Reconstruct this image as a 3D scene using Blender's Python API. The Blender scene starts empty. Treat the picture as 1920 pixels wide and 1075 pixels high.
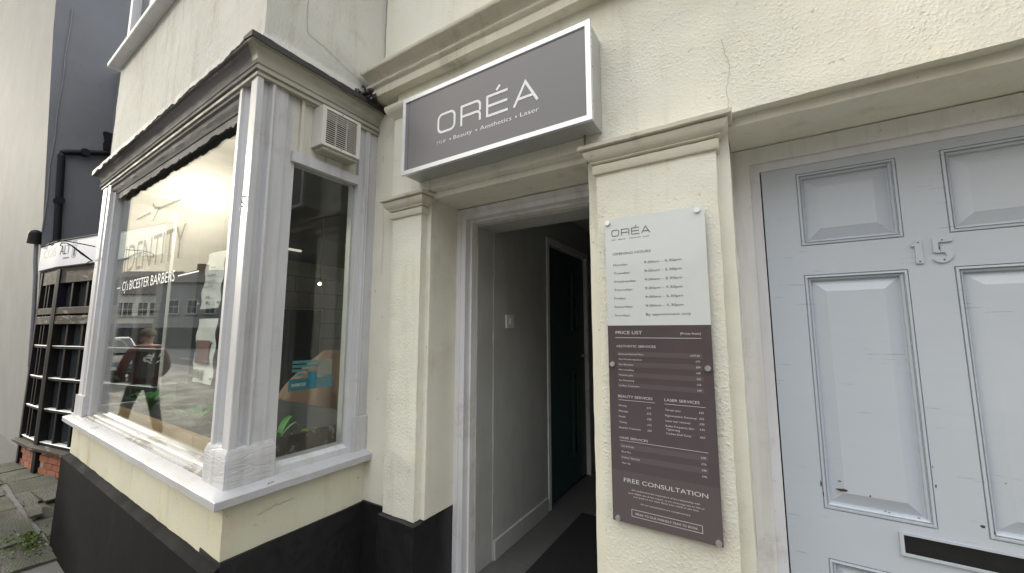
import bpy, bmesh, math, random
from mathutils import Vector, Matrix, noise
random.seed(7)
S = bpy.context.scene
COL = S.collection
H = 1.75                       # height of the camera above the pavement; heights below are given relative to it where z(..) is used
def z(r): return r + H
R = math.radians

# ------------------------------------------------------------------ camera
cam = bpy.data.cameras.new('camera'); camo = bpy.data.objects.new('camera', cam); COL.objects.link(camo)
camo.location = (0, 0, H); camo.rotation_euler = (R(90 + 6.527), 0, R(31.795))
cam.sensor_width = 36; cam.sensor_fit = 'HORIZONTAL'; cam.lens = 13.657
cam.clip_start = 0.05; cam.clip_end = 600
S.camera = camo

# ------------------------------------------------------------------ sky, sun, exposure
BAY = 0.0234                   # the bay front is turned a little towards the left
gn = Vector((BAY, 1, 0)).normalized()
sv = Vector((-2.8644, 1, 0.8278)).normalized()
SUN = (sv - 2 * sv.dot(gn) * gn).normalized()       # direction towards the sun
SUN_EL = math.asin(SUN.z); SUN_LON = math.atan2(SUN.y, SUN.x)
w = bpy.data.worlds.new('World'); S.world = w; w.use_nodes = True
nt = w.node_tree; nt.nodes.clear()
def wn(t, **k):
    n = nt.nodes.new(t)
    for a, b in k.items(): setattr(n, a, b)
    return n
sky = wn('ShaderNodeTexSky', sky_type='NISHITA', sun_disc=False, sun_elevation=SUN_EL, sun_rotation=math.pi/2 - SUN_LON, air_density=1.0, dust_density=1.5)
tc = wn('ShaderNodeTexCoord')
dot = wn('ShaderNodeVectorMath', operation='DOT_PRODUCT'); dot.inputs[1].default_value = SUN
nt.links.new(tc.outputs['Generated'], dot.inputs[0])
def wm(op, a, b=None, clamp=False):
    n = wn('ShaderNodeMath', operation=op, use_clamp=clamp)
    for i, v in enumerate((a, b)):
        if v is None: continue
        if isinstance(v, (int, float)): n.inputs[i].default_value = v
        else: nt.links.new(v, n.inputs[i])
    return n.outputs[0]
d0 = wm('MAXIMUM', dot.outputs['Value'], 0.0)
glow1 = wm('MULTIPLY', wm('POWER', d0, 480.0), 10.0)
glow2 = wm('ADD', wm('MULTIPLY', wm('POWER', d0, 2.0), 0.5), wm('MULTIPLY', wm('POWER', d0, 60.0), 0.7))
mp = wn('ShaderNodeMapping'); mp.inputs['Scale'].default_value = (1.6, 1.6, 7.0)
nt.links.new(tc.outputs['Generated'], mp.inputs['Vector'])
cn = wn('ShaderNodeTexNoise'); cn.inputs['Scale'].default_value = 2.2; cn.inputs['Detail'].default_value = 7; cn.inputs['Distortion'].default_value = 0.6
nt.links.new(mp.outputs[0], cn.inputs['Vector'])
cl = wn('ShaderNodeMapRange'); cl.inputs['From Min'].default_value = 0.3; cl.inputs['From Max'].default_value = 0.7
cl.inputs['To Min'].default_value = 0.72; cl.inputs['To Max'].default_value = 1.22
nt.links.new(cn.outputs['Fac'], cl.inputs['Value'])
sep = wn('ShaderNodeSeparateXYZ'); nt.links.new(tc.outputs['Generated'], sep.inputs[0])
over = wm('ADD', wm('MULTIPLY', wm('MAXIMUM', sep.outputs['Z'], 0.0), 9.6), 2.1)      # overcast: brighter overhead than at the horizon
lum = wm('MULTIPLY', wm('ADD', wm('ADD', glow1, glow2), over), cl.outputs[0])
cc = wn('ShaderNodeMix', data_type='RGBA'); cc.inputs['A'].default_value = (0.95, 0.98, 1.03, 1); cc.inputs['B'].default_value = (1.06, 0.96, 0.74, 1)
nt.links.new(wm('POWER', d0, 3.0), cc.inputs['Factor'])
cs = wn('ShaderNodeVectorMath', operation='SCALE'); nt.links.new(cc.outputs['Result'], cs.inputs[0]); nt.links.new(lum, cs.inputs['Scale'])
mixs = wn('ShaderNodeMix', data_type='RGBA'); mixs.inputs['Factor'].default_value = 0.99
nt.links.new(sky.outputs[0], mixs.inputs['A']); nt.links.new(cs.outputs[0], mixs.inputs['B'])
bg = wn('ShaderNodeBackground'); bg.inputs['Strength'].default_value = 0.10
nt.links.new(mixs.outputs['Result'], bg.inputs['Color'])
wo = wn('ShaderNodeOutputWorld'); nt.links.new(bg.outputs[0], wo.inputs['Surface'])

sl = bpy.data.lights.new('sun', 'SUN'); sl.energy = 0.65; sl.angle = R(3.2); sl.color = (1, 0.93, 0.78)
so = bpy.data.objects.new('sun', sl); COL.objects.link(so)
so.rotation_euler = (-SUN).to_track_quat('-Z', 'Y').to_euler(); so.location = SUN * 30

vs = S.view_settings; vs.view_transform = 'Standard'; vs.look = 'None'; vs.gamma = 1; vs.exposure = 1.68
vs.use_curve_mapping = False
S.render.engine = 'CYCLES'
S.cycles.max_bounces = 7; S.cycles.diffuse_bounces = 4; S.cycles.transparent_max_bounces = 16

# ------------------------------------------------------------------ material helpers
class NT:
    def __init__(s, name):
        s.m = bpy.data.materials.new(name); s.m.use_nodes = True; s.t = s.m.node_tree; s.t.nodes.clear()
        s.out = s.t.nodes.new('ShaderNodeOutputMaterial')
        s.pos = s.t.nodes.new('ShaderNodeNewGeometry').outputs['Position']
    def n(s, typ, ins=None, **k):
        n = s.t.nodes.new(typ)
        for a, b in k.items(): setattr(n, a, b)
        for a, b in (ins or {}).items(): s.set(n.inputs[a], b)
        return n
    def set(s, sock, v):
        if isinstance(v, bpy.types.NodeSocket): s.t.links.new(v, sock)
        else:
            if isinstance(v, tuple) and len(v) == 3 and sock.type == 'RGBA': v = v + (1,)
            sock.default_value = v
    def vec(s, sc, rot=None):
        ins = {'Vector': s.pos, 'Scale': sc}
        if rot: ins['Rotation'] = rot
        return s.n('ShaderNodeMapping', ins).outputs[0]
    def noise(s, scale, detail=4, vec=None, rough=0.55, dist=0):
        return s.n('ShaderNodeTexNoise', {'Vector': vec or s.pos, 'Scale': scale, 'Detail': detail, 'Roughness': rough, 'Distortion': dist}).outputs['Fac']
    def ramp(s, v, a, b, lo=0., hi=1.):
        return s.n('ShaderNodeMapRange', {'Value': v, 'From Min': a, 'From Max': b, 'To Min': lo, 'To Max': hi}).outputs[0]
    def mix(s, f, a, b):
        n = s.n('ShaderNodeMix', data_type='RGBA'); s.set(n.inputs['Factor'], f); s.set(n.inputs['A'], a); s.set(n.inputs['B'], b)
        return n.outputs['Result']
    def math(s, op, a, b=0.0, clamp=False):
        n = s.n('ShaderNodeMath', operation=op, use_clamp=clamp); s.set(n.inputs[0], a); s.set(n.inputs[1], b); return n.outputs[0]
    def bump(s, h, strength, dist, normal=None):
        ins = {'Height': h, 'Strength': strength, 'Distance': dist}
        if normal: ins['Normal'] = normal
        return s.n('ShaderNodeBump', ins).outputs[0]
    def pbsdf(s, col, rough=0.6, normal=None, **k):
        ins = {'Base Color': col, 'Roughness': rough}
        if normal: ins['Normal'] = normal
        for a, b in k.items(): ins[a.replace('_', ' ')] = b
        p = s.n('ShaderNodeBsdfPrincipled', ins); return p.outputs[0]
    def done(s, sh):
        s.t.links.new(sh, s.out.inputs['Surface']); return s.m

def m_stucco(name, base, dirt=(0.30, 0.26, 0.19), lump=1.0, streak=0.5, drip=1.0):
    t = NT(name)
    big = t.noise(1.4, 5); mid = t.noise(7, 5)
    st = t.noise(1.0, 7, t.vec((9, 9, 0.75)), 0.68)
    col = t.mix(t.ramp(big, 0.3, 0.7), base, (base[0] * 0.86, base[1] * 0.855, base[2] * 0.82))
    col = t.mix(t.ramp(mid, 0.45, 0.75, 0, 0.35), col, (base[0] * 1.02, base[1] * 1.0, base[2] * 0.86))
    col = t.mix(t.math('MULTIPLY', t.ramp(st, 0.52, 0.80, 0, min(1.0, streak * 0.9)), t.ramp(mid, 0.35, 0.6)), col, dirt)
    spots = t.noise(38, 3); col = t.mix(t.ramp(spots, 0.69, 0.77, 0, 0.65), col, dirt)
    col = t.mix(t.math('MULTIPLY', t.ramp(t.noise(2.6, 7, rough=0.7), 0.55, 0.75, 0, 0.5), t.ramp(t.noise(0.8, 2), 0.4, 0.6)), col, tuple(c * 1.5 for c in dirt))
    wv = t.n('ShaderNodeTexNoise', {'Vector': t.pos, 'Scale': 1.3, 'Detail': 6.0, 'Roughness': 0.6}).outputs['Fac']
    crm = t.math('MULTIPLY', t.ramp(t.math('ABSOLUTE', t.math('SUBTRACT', wv, 0.5)), 0.0, 0.0022, 0.5, 0), t.ramp(t.noise(0.9, 2), 0.56, 0.62))
    col = t.mix(crm, col, tuple(c * 0.5 for c in dirt))
    lumps = t.noise(105, 3, rough=0.5, vec=t.vec((1, 1, drip)))
    dots = t.n('ShaderNodeTexVoronoi', {'Vector': t.pos, 'Scale': 26.0, 'Randomness': 1.0}).outputs['Distance']
    patch = t.ramp(t.noise(1.9, 3), 0.38, 0.62, 0.3, 1.0)
    h = t.math('ADD', t.math('MULTIPLY', t.ramp(lumps, 0.46, 0.74, 0, 0.9), patch), t.math('MULTIPLY', t.noise(150, 3, rough=0.6), 0.35))
    h = t.math('ADD', h, t.math('ADD', t.math('MULTIPLY', t.noise(20, 3, vec=t.vec((1, 1, drip))), 0.55), t.math('MULTIPLY', t.ramp(dots, 0.06, 0.17, 1.0, 0), patch)))
    n2 = t.bump(t.math('SUBTRACT', h, t.math('MULTIPLY', crm, 1.5)), 0.50 * lump, 0.0048)
    return t.done(t.pbsdf(col, 0.78, n2, Specular_IOR_Level=0.25))

def m_timber(name, base=(0.545, 0.545, 0.555), dirt=(0.30, 0.27, 0.22), wear=0.70, grey=(0.26, 0.24, 0.21), rough=0.42, dirtiness=0.4, axis=(9, 9, 0.7), relief=0.32, spec=0.4, wrinkle=0.0):
    t = NT(name)
    st = t.noise(1.6, 6, t.vec(axis), 0.6); mid = t.noise(9, 5)
    col = t.mix(t.ramp(t.noise(2.2, 4), 0.3, 0.7), base, tuple(c * 0.92 for c in base))
    col = t.mix(t.ramp(st, 0.48, 0.76, 0, min(1.0, dirtiness * 1.3)), col, dirt)
    col = t.mix(t.ramp(t.noise(4.5, 7, rough=0.7), 0.56, 0.74, 0, 0.45), col, dirt)
    col = t.mix(t.ramp(t.noise(46, 4), 0.68, 0.76, 0, 0.5), col, dirt)
    chip = t.math('MULTIPLY', t.ramp(t.noise(7, 8, t.vec(tuple(0.06 + 0.2 * q for q in axis)), 0.72, 0.3), wear, wear + 0.02), t.ramp(mid, 0.40, 0.5))
    grain = t.noise(3, 6, t.vec(tuple(a * 5 for a in axis)))
    col = t.mix(chip, col, t.mix(grain, grey, tuple(c * 0.5 for c in grey)))
    h = t.math('SUBTRACT', t.math('ADD', t.math('MULTIPLY', t.noise(22, 5), 0.5), t.math('MULTIPLY', grain, 0.35)), chip)
    if wrinkle:
        wr_ = t.math('ABSOLUTE', t.math('SUBTRACT', t.noise(6, 4, t.vec((0.8, 0.8, 4.5), (0, 0.25, 0)), 0.5, 0.6), 0.5))
        h = t.math('ADD', h, t.math('MULTIPLY', t.ramp(wr_, 0, 0.05, 0, 1), wrinkle))
        col = t.mix(t.ramp(wr_, 0, 0.006, 0.35, 0), col, dirt)
    return t.done(t.pbsdf(col, t.ramp(mid, 0.3, 0.7, rough - 0.07, rough + 0.12), t.bump(h, relief, 0.003), Specular_IOR_Level=spec))

def m_plain(name, col, rough=0.5, metal=0.0, var=0.12, bump=0.15, scale=30, bd=0.002, spec=0.5):
    t = NT(name)
    n = t.noise(scale, 5); b = t.noise(scale * 0.12, 4)
    c = t.mix(t.ramp(t.math('ADD', t.math('MULTIPLY', n, 0.5), t.math('MULTIPLY', b, 0.5)), 0.35, 0.65), tuple(x * (1 - var) for x in col), tuple(min(1, x * (1 + var)) for x in col))
    return t.done(t.pbsdf(c, t.ramp(n, 0.3, 0.7, max(0.03, rough - 0.06), rough + 0.08), t.bump(n, bump, bd), Metallic=metal, Specular_IOR_Level=spec))

def m_emit(name, col, st):
    t = NT(name); e = t.n('ShaderNodeEmission', {'Color': col, 'Strength': st}); return t.done(e.outputs[0])

def m_glass(name, tint=(0.93, 0.95, 0.93), wave=0.06, dust=0.025, ior=1.5):
    t = NT(name)
    geo = t.n('ShaderNodeNewGeometry')
    eta = t.math('ADD', t.math('MULTIPLY', geo.outputs['Backfacing'], 1 / ior - ior), ior)
    nb = t.bump(t.noise(1.7, 2), wave, 0.01)
    fr = t.n('ShaderNodeFresnel', {'IOR': eta}).outputs[0]
    gl = t.n('ShaderNodeBsdfGlossy', {'Color': (1, 1, 1), 'Roughness': 0.0, 'Normal': nb}).outputs[0]
    tr = t.n('ShaderNodeBsdfTransparent', {'Color': tint}).outputs[0]
    df = t.n('ShaderNodeBsdfDiffuse', {'Color': (0.6, 0.6, 0.57)}).outputs[0]
    dm = t.ramp(t.noise(2.5, 7, t.vec((3, 3, 0.8)), 0.65), 0.35, 0.75, 0, dust * 2)
    base = t.n('ShaderNodeMixShader', {'Fac': dm}); t.set(base.inputs[1], tr); t.set(base.inputs[2], df)
    mx = t.n('ShaderNodeMixShader', {'Fac': fr}); t.set(mx.inputs[1], base.outputs[0]); t.set(mx.inputs[2], gl)
    return t.done(mx.outputs[0])

M = {}
CREAM = (0.785, 0.765, 0.665)
M['stucco'] = m_stucco('cream_stucco', CREAM)
M['stucco_drip'] = m_stucco('cream_stucco_with_runs', (0.54, 0.535, 0.495), (0.24, 0.21, 0.16), lump=1.5, streak=0.85, drip=0.28)
M['stucco_smooth'] = m_stucco('cream_painted_render', CREAM, lump=0.35, streak=0.55)
M['stucco_dirty'] = m_stucco('streaked_cream_render', (0.62, 0.60, 0.475), (0.34, 0.24, 0.12), lump=0.45, streak=1.0)
M['moulding'] = m_stucco('cream_painted_moulding', (0.70, 0.665, 0.555), (0.20, 0.18, 0.14), 0.4, 0.8)
M['white'] = m_timber('white_painted_timber')
M['white_worn'] = m_timber('worn_white_timber', (0.38, 0.38, 0.37), wear=0.51, dirtiness=0.6, axis=(0.9, 9, 9))
M['white_thick'] = m_timber('thick_wrinkled_white_paint', wear=0.75, wrinkle=1.8)
M['white_sill'] = m_timber('worn_white_sill', (0.45, 0.45, 0.46), wear=0.63, dirtiness=0.4, axis=(0.9, 3, 9))
M['frame_clean'] = m_timber('white_gloss_door_frame', (0.76, 0.76, 0.77), wear=0.72, dirtiness=0.22, rough=0.36)
M['frame_cream'] = m_timber('off_white_door_frame', (0.80, 0.79, 0.76), wear=0.74, dirtiness=0.25, rough=0.45)
M['cornice_dark'] = m_timber('blackened_weathered_cornice', (0.20, 0.195, 0.188), (0.07, 0.066, 0.06), wear=0.57, grey=(0.40, 0.39, 0.375), dirtiness=0.8, axis=(0.4, 14, 14), rough=0.78, spec=0.12, relief=0.6)
M['cornice_side'] = m_timber('grubby_cornice_paint', (0.42, 0.40, 0.335), (0.13, 0.11, 0.085), wear=0.7, dirtiness=0.7, axis=(9, 0.6, 9), rough=0.6, spec=0.25)
M['panel'] = m_timber('dull_cream_panel', (0.58, 0.56, 0.48), (0.24, 0.21, 0.16), wear=0.72, dirtiness=0.8)
def m_plinth():
    t = NT('black_painted_plinth'); n = t.noise(5, 6); st = t.noise(1.2, 6, t.vec((12, 12, 0.7)), 0.6)
    c = t.mix(t.ramp(n, 0.3, 0.7), (0.011, 0.011, 0.0115), (0.015, 0.015, 0.0155))
    c = t.mix(t.ramp(st, 0.6, 0.85, 0, 0.14), c, (0.10, 0.098, 0.09))
    return t.done(t.pbsdf(c, t.ramp(n, 0.3, 0.7, 0.7, 0.9), t.bump(t.noise(40, 5), 0.3, 0.003), Specular_IOR_Level=0.05))
M['plinth'] = m_plinth()
M['plinth_gloss'] = m_plain('black_gloss_plinth', (0.012, 0.012, 0.013), 0.42, var=0.3, bump=0.35, scale=22, bd=0.004)
M['lead'] = m_plain('weathered_lead', (0.42, 0.41, 0.39), 0.65, var=0.45, bump=0.5, scale=45, bd=0.004)
M['lead_black'] = m_plain('blackened_lead', (0.028, 0.027, 0.025), 0.7, var=0.5, bump=0.5, scale=45, bd=0.004)
M['glass'] = m_glass('old_window_glass', dust=0.004, wave=0.006)
M['glass_side'] = m_glass('side_window_glass', dust=0.006, wave=0.01)
M['signface'] = m_plain('grey_sign_acrylic', (0.172, 0.166, 0.168), 0.30, var=0.025, bump=0.0, scale=2, bd=0.001)
M['alu'] = m_plain('satin_aluminium', (0.74, 0.75, 0.77), 0.32, 0.45, var=0.03, bump=0.0)
M['alu_dark'] = m_plain('dull_aluminium_casing', (0.46, 0.47, 0.45), 0.45, 0.3, var=0.10, bump=0.0, scale=12)
M['letter'] = m_plain('white_vinyl_lettering', (0.82, 0.82, 0.80), 0.4, var=0.03, bump=0.0)
M['letter_faded'] = m_plain('peeling_vinyl_lettering', (0.56, 0.55, 0.55), 0.5, var=0.15, bump=0.0)
M['plate_light'] = m_plain('pale_grey_printed_acrylic', (0.62, 0.65, 0.62), 0.10, var=0.02, bump=0.0, spec=0.6)
M['plate_dark'] = m_plain('plum_grey_printed_acrylic', (0.088, 0.070, 0.072), 0.10, var=0.03, bump=0.0, spec=0.6)
M['plate_row'] = m_plain('plum_grey_row_tint', (0.112, 0.094, 0.095), 0.10, var=0.02, bump=0.0, spec=0.6)
M['plate_low'] = m_plain('plum_grey_lower_print', (0.108, 0.088, 0.089), 0.10, var=0.02, bump=0.0, spec=0.6)
M['print_dark'] = m_plain('dark_grey_print', (0.10, 0.10, 0.10), 0.15, var=0.02, bump=0.0)
M['print_pale'] = m_plain('pale_print', (0.62, 0.60, 0.59), 0.15, var=0.02, bump=0.0)
M['steel'] = m_plain('brushed_steel', (0.66, 0.66, 0.66), 0.32, 0.9, var=0.05, bump=0.05, scale=90, bd=0.0005)
M['vent'] = m_timber('aged_white_plastic', (0.66, 0.645, 0.58), wear=0.8, dirtiness=0.35)
M['black'] = m_plain('black_void', (0.006, 0.006, 0.006), 0.8, var=0.1)
M['black_iron'] = m_plain('black_iron', (0.009, 0.009, 0.010), 0.55, var=0.3, bump=0.3, scale=60, spec=0.2)
M['leadframe'] = m_plain('black_painted_window_frame', (0.009, 0.008, 0.0075), 0.5, var=0.3, bump=0.2, spec=0.2)
M['brownwood'] = m_timber('dark_brown_timber', (0.048, 0.037, 0.030), (0.02, 0.017, 0.014), wear=0.56, grey=(0.24, 0.225, 0.20), axis=(0.8, 9, 9), spec=0.2, rough=0.6)
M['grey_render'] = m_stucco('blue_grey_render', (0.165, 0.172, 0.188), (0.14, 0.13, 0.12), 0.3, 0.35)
M['sunlit_render'] = m_stucco('sunlit_pale_render', (0.27, 0.268, 0.26), (0.24, 0.21, 0.17), 0.6, 0.8)  # paler copy of the house render, paints its front as sunlit
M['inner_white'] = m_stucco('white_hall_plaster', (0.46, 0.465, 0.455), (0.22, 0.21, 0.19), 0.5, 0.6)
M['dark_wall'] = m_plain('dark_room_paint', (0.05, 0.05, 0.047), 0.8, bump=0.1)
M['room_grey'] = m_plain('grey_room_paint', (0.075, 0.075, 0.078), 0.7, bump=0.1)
M['teal'] = m_plain('dark_teal_door_paint', (0.034, 0.078, 0.080), 0.4, var=0.1, bump=0.1)
M['floor_tile'] = m_plain('grey_floor_tile', (0.10, 0.098, 0.095), 0.5, var=0.15)
M['mat'] = m_plain('black_doormat_pile', (0.008, 0.008, 0.008), 0.95, var=0.3, bump=0.8, scale=300)
M['tile'] = m_plain('ivory_wall_tile', (0.26, 0.245, 0.19), 0.22, var=0.06, bump=0.05)
M['cape'] = m_plain('tan_fabric', (0.20, 0.118, 0.075), 0.85, var=0.12, bump=0.3, scale=160)
M['plank'] = m_timber('bare_pine_board', (0.60, 0.41, 0.22), (0.32, 0.18, 0.08), wear=0.9, dirtiness=0.6, axis=(0.8, 9, 9))
M['soil'] = m_plain('dark_gravelly_soil', (0.055, 0.045, 0.037), 0.9, var=0.5, bump=1.0, scale=70, bd=0.01)
def m_leaf(name, a, b):
    t = NT(name); c = t.mix(t.noise(18, 3), a, b)
    p = t.n('ShaderNodeBsdfPrincipled', {'Base Color': c, 'Roughness': 0.45}); tl = t.n('ShaderNodeBsdfTranslucent', {'Color': c})
    mx = t.n('ShaderNodeMixShader', {'Fac': 0.25}); t.set(mx.inputs[1], p.outputs[0]); t.set(mx.inputs[2], tl.outputs[0]); return t.done(mx.outputs[0])
M['leaf'] = m_leaf('green_leaf', (0.06, 0.28, 0.06), (0.14, 0.42, 0.09))
M['leaf_lime'] = m_leaf('lime_leaf', (0.20, 0.36, 0.03), (0.34, 0.45, 0.05))
M['weed'] = m_leaf('weed_leaf', (0.06, 0.09, 0.022), (0.12, 0.16, 0.04))
M['paper'] = m_plain('creased_white_paper', (0.74, 0.74, 0.71), 0.7, var=0.05, bump=0.4, scale=14, bd=0.01)
M['ink'] = m_plain('dark_ink', (0.05, 0.05, 0.05), 0.7, var=0.1, bump=0)
M['turq'] = m_plain('turquoise_sticker', (0.016, 0.14, 0.19), 0.35, var=0.05, bump=0)
M['sticker_clear'] = m_plain('pale_blue_sticker_print', (0.06, 0.20, 0.24), 0.4, var=0.05, bump=0)
M['sticker_note'] = m_plain('faded_sticker_note', (0.20, 0.20, 0.17), 0.6, var=0.15, bump=0)
M['orange'] = m_plain('orange_print', (0.75, 0.25, 0.05), 0.6, var=0.2, bump=0)
M['blueprint'] = m_plain('blue_print', (0.18, 0.34, 0.46), 0.6, var=0.2, bump=0)
M['maroonprint'] = m_plain('dark_red_print', (0.18, 0.06, 0.06), 0.6, var=0.2, bump=0)
def m_door():
    t = NT('pale_blue_grey_door_paint'); st = t.noise(1.5, 6, t.vec((1.2, 1, 16)), 0.6); mid = t.noise(3, 5)
    c = t.mix(t.ramp(mid, 0.3, 0.7), (0.50, 0.54, 0.59), (0.53, 0.57, 0.61))
    c = t.mix(t.ramp(st, 0.55, 0.8, 0, 0.35), c, (0.46, 0.505, 0.53))
    scr = t.math('MULTIPLY', t.ramp(t.noise(6, 2, t.vec((1, 1, 22), (0, 0.12, 0))), 0.665, 0.68), t.ramp(t.noise(5, 3), 0.5, 0.55))
    c = t.mix(t.math('MULTIPLY', scr, 0.5), c, (0.23, 0.24, 0.25))
    zz = t.n('ShaderNodeSeparateXYZ', {'Vector': t.pos}).outputs['Z']
    ch = t.math('MULTIPLY', t.ramp(t.noise(9, 5, t.vec((1, 1, 1.8)), 0.6, 0.5), 0.70, 0.71), t.ramp(zz, 1.25, 1.45, 1, 0))
    c = t.mix(ch, c, (0.075, 0.03, 0.028))
    h = t.math('SUBTRACT', t.math('ADD', t.math('MULTIPLY', t.noise(60, 4, t.vec((1, 1, 4))), 0.35), t.math('MULTIPLY', t.noise(14, 4), 0.6)), t.math('MULTIPLY', ch, 1.5))
    return t.done(t.pbsdf(c, t.ramp(mid, 0.3, 0.7, 0.34, 0.48), t.bump(h, 0.22, 0.0022)))
M['door'] = m_door()
def m_brick():
    t = NT('red_brick'); oi = t.n('ShaderNodeObjectInfo').outputs['Random']
    c = t.mix(oi, (0.27, 0.085, 0.045), (0.40, 0.16, 0.085)); c = t.mix(t.ramp(t.noise(40, 5), 0.5, 0.75, 0, 0.6), c, (0.12, 0.05, 0.035))
    return t.done(t.pbsdf(c, 0.85, t.bump(t.noise(90, 5), 0.6, 0.003)))
M['brick'] = m_brick()
M['crack'] = m_plain('grey_hairline_crack', (0.24, 0.22, 0.18), 0.9, var=0.3)  # even mid-grey colour for the modelled crack lines
M['chip'] = m_plain('bare_dark_wood', (0.07, 0.035, 0.03), 0.8, var=0.3)
M['mortar'] = m_plain('pale_mortar', (0.42, 0.37, 0.30), 0.9, var=0.2, bump=0.6, scale=120)
def m_slab():
    t = NT('mossy_stone_slab'); oi = t.n('ShaderNodeObjectInfo').outputs['Random']
    c = t.mix(oi, (0.045, 0.042, 0.034), (0.075, 0.07, 0.058)); c = t.mix(t.ramp(t.noise(6, 6), 0.35, 0.7), c, (0.028, 0.027, 0.021))
    c = t.mix(t.ramp(t.noise(9, 6), 0.48, 0.62, 0, 0.85), c, (0.038, 0.052, 0.015))
    return t.done(t.pbsdf(c, 0.7, t.bump(t.noise(35, 7, t.vec((1, 2.5, 1))), 0.7, 0.012)))
M['slab'] = m_slab()
def m_ground(name, a, b, sc=8, bmp=0.4):
    t = NT(name); n = t.noise(sc, 8, rough=0.65); f = t.noise(160, 3)
    c = t.mix(t.ramp(n, 0.3, 0.7), a, b); c = t.mix(t.ramp(f, 0.55, 0.7, 0, 0.3), c, tuple(min(1, x * 1.7) for x in b))
    return t.done(t.pbsdf(c, t.ramp(n, 0.3, 0.7, 0.6, 0.85), t.bump(f, bmp, 0.004)))
M['asphalt'] = m_ground('grey_asphalt', (0.06, 0.06, 0.06), (0.10, 0.10, 0.098), 0.7)
M['paving'] = m_ground('grey_paving', (0.075, 0.073, 0.067), (0.125, 0.12, 0.11), 1.2)
M['kerb'] = m_ground('granite_kerb', (0.24, 0.235, 0.225), (0.33, 0.32, 0.31), 4)
M['roadpaint'] = m_plain('worn_white_road_paint', (0.62, 0.62, 0.60), 0.7, var=0.2)
M['opp_cream'] = m_stucco('opposite_cream_render', (0.58, 0.57, 0.52), (0.3, 0.28, 0.24), 0.3, 0.3)
M['opp_grey'] = m_stucco('opposite_grey_render', (0.28, 0.285, 0.29), (0.2, 0.19, 0.17), 0.3, 0.3)
M['opp_brick'] = m_stucco('opposite_brown_brick', (0.24, 0.15, 0.105), (0.12, 0.08, 0.06), 0.4, 0.3)
def m_roof():
    t = NT('dark_slate_roof'); b = t.n('ShaderNodeTexBrick', {'Vector': t.vec((1, 1, 1)), 'Scale': 3.0, 'Color1': (0.055, 0.05, 0.047, 1), 'Color2': (0.085, 0.075, 0.07, 1), 'Mortar': (0.02, 0.02, 0.02, 1)}).outputs['Color']
    return t.done(t.pbsdf(b, 0.75))
M['roof'] = m_roof()
M['pane_dark'] = m_plain('dark_window_pane', (0.03, 0.034, 0.036), 0.06, var=0.1, bump=0.0)
M['sash'] = m_plain('white_sash_paint', (0.66, 0.66, 0.64), 0.5)
M['shopdark'] = m_plain('dark_shopfront_paint', (0.03, 0.03, 0.033), 0.4)
M['car_white'] = m_plain('white_car_paint', (0.74, 0.75, 0.76), 0.15, var=0.02, bump=0)
M['car_dark'] = m_plain('dark_grey_car_paint', (0.045, 0.048, 0.052), 0.15, var=0.03, bump=0)
M['tyre'] = m_plain('tyre_rubber', (0.018, 0.018, 0.018), 0.85)
M['car_glass'] = m_plain('tinted_car_glass', (0.02, 0.024, 0.026), 0.05, var=0.05, bump=0)
M['redlamp'] = m_plain('red_lamp_lens', (0.45, 0.02, 0.02), 0.15, bump=0)
M['headlamp'] = m_plain('clear_lamp_lens', (0.6, 0.62, 0.64), 0.08, bump=0)
M['skin'] = m_plain('skin', (0.46, 0.28, 0.20), 0.5, var=0.06, bump=0.1)
M['maroon'] = m_plain('maroon_fleece', (0.115, 0.026, 0.026), 0.9, var=0.3, bump=0.6, scale=120)
M['denim'] = m_plain('faded_black_denim', (0.040, 0.043, 0.043), 0.85, var=0.3, bump=0.5, scale=150)
M['khaki'] = m_plain('khaki_cap', (0.16, 0.13, 0.09), 0.9, var=0.2, bump=0.4, scale=120)
M['shoe'] = m_plain('black_shoe', (0.02, 0.02, 0.02), 0.5)
M['purple'] = m_emit('violet_tube_light', (0.23, 0.08, 1.0), 1.1)
M['bulb'] = m_emit('warm_bulb', (1.0, 0.80, 0.42), 14.0)
M['lampwhite'] = m_emit('strip_light', (1.0, 0.93, 0.80), 0.22)
M['cable'] = m_plain('painted_grey_cable', (0.15, 0.155, 0.165), 0.6, var=0.15)
M['signpanel'] = m_plain('white_fascia_board', (0.50, 0.52, 0.57), 0.45, var=0.05, bump=0.05)
M['ghost'] = (lambda t: t.done((lambda mx: mx)(t.n('ShaderNodeMixShader', {'Fac': 0.42, 1: t.n('ShaderNodeBsdfTransparent', {'Color': (1, 1, 1)}).outputs[0], 2: t.n('ShaderNodeBsdfDiffuse', {'Color': (0.27, 0.26, 0.21)}).outputs[0]}).outputs[0])))(NT('etched_ghost_lettering'))

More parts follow.
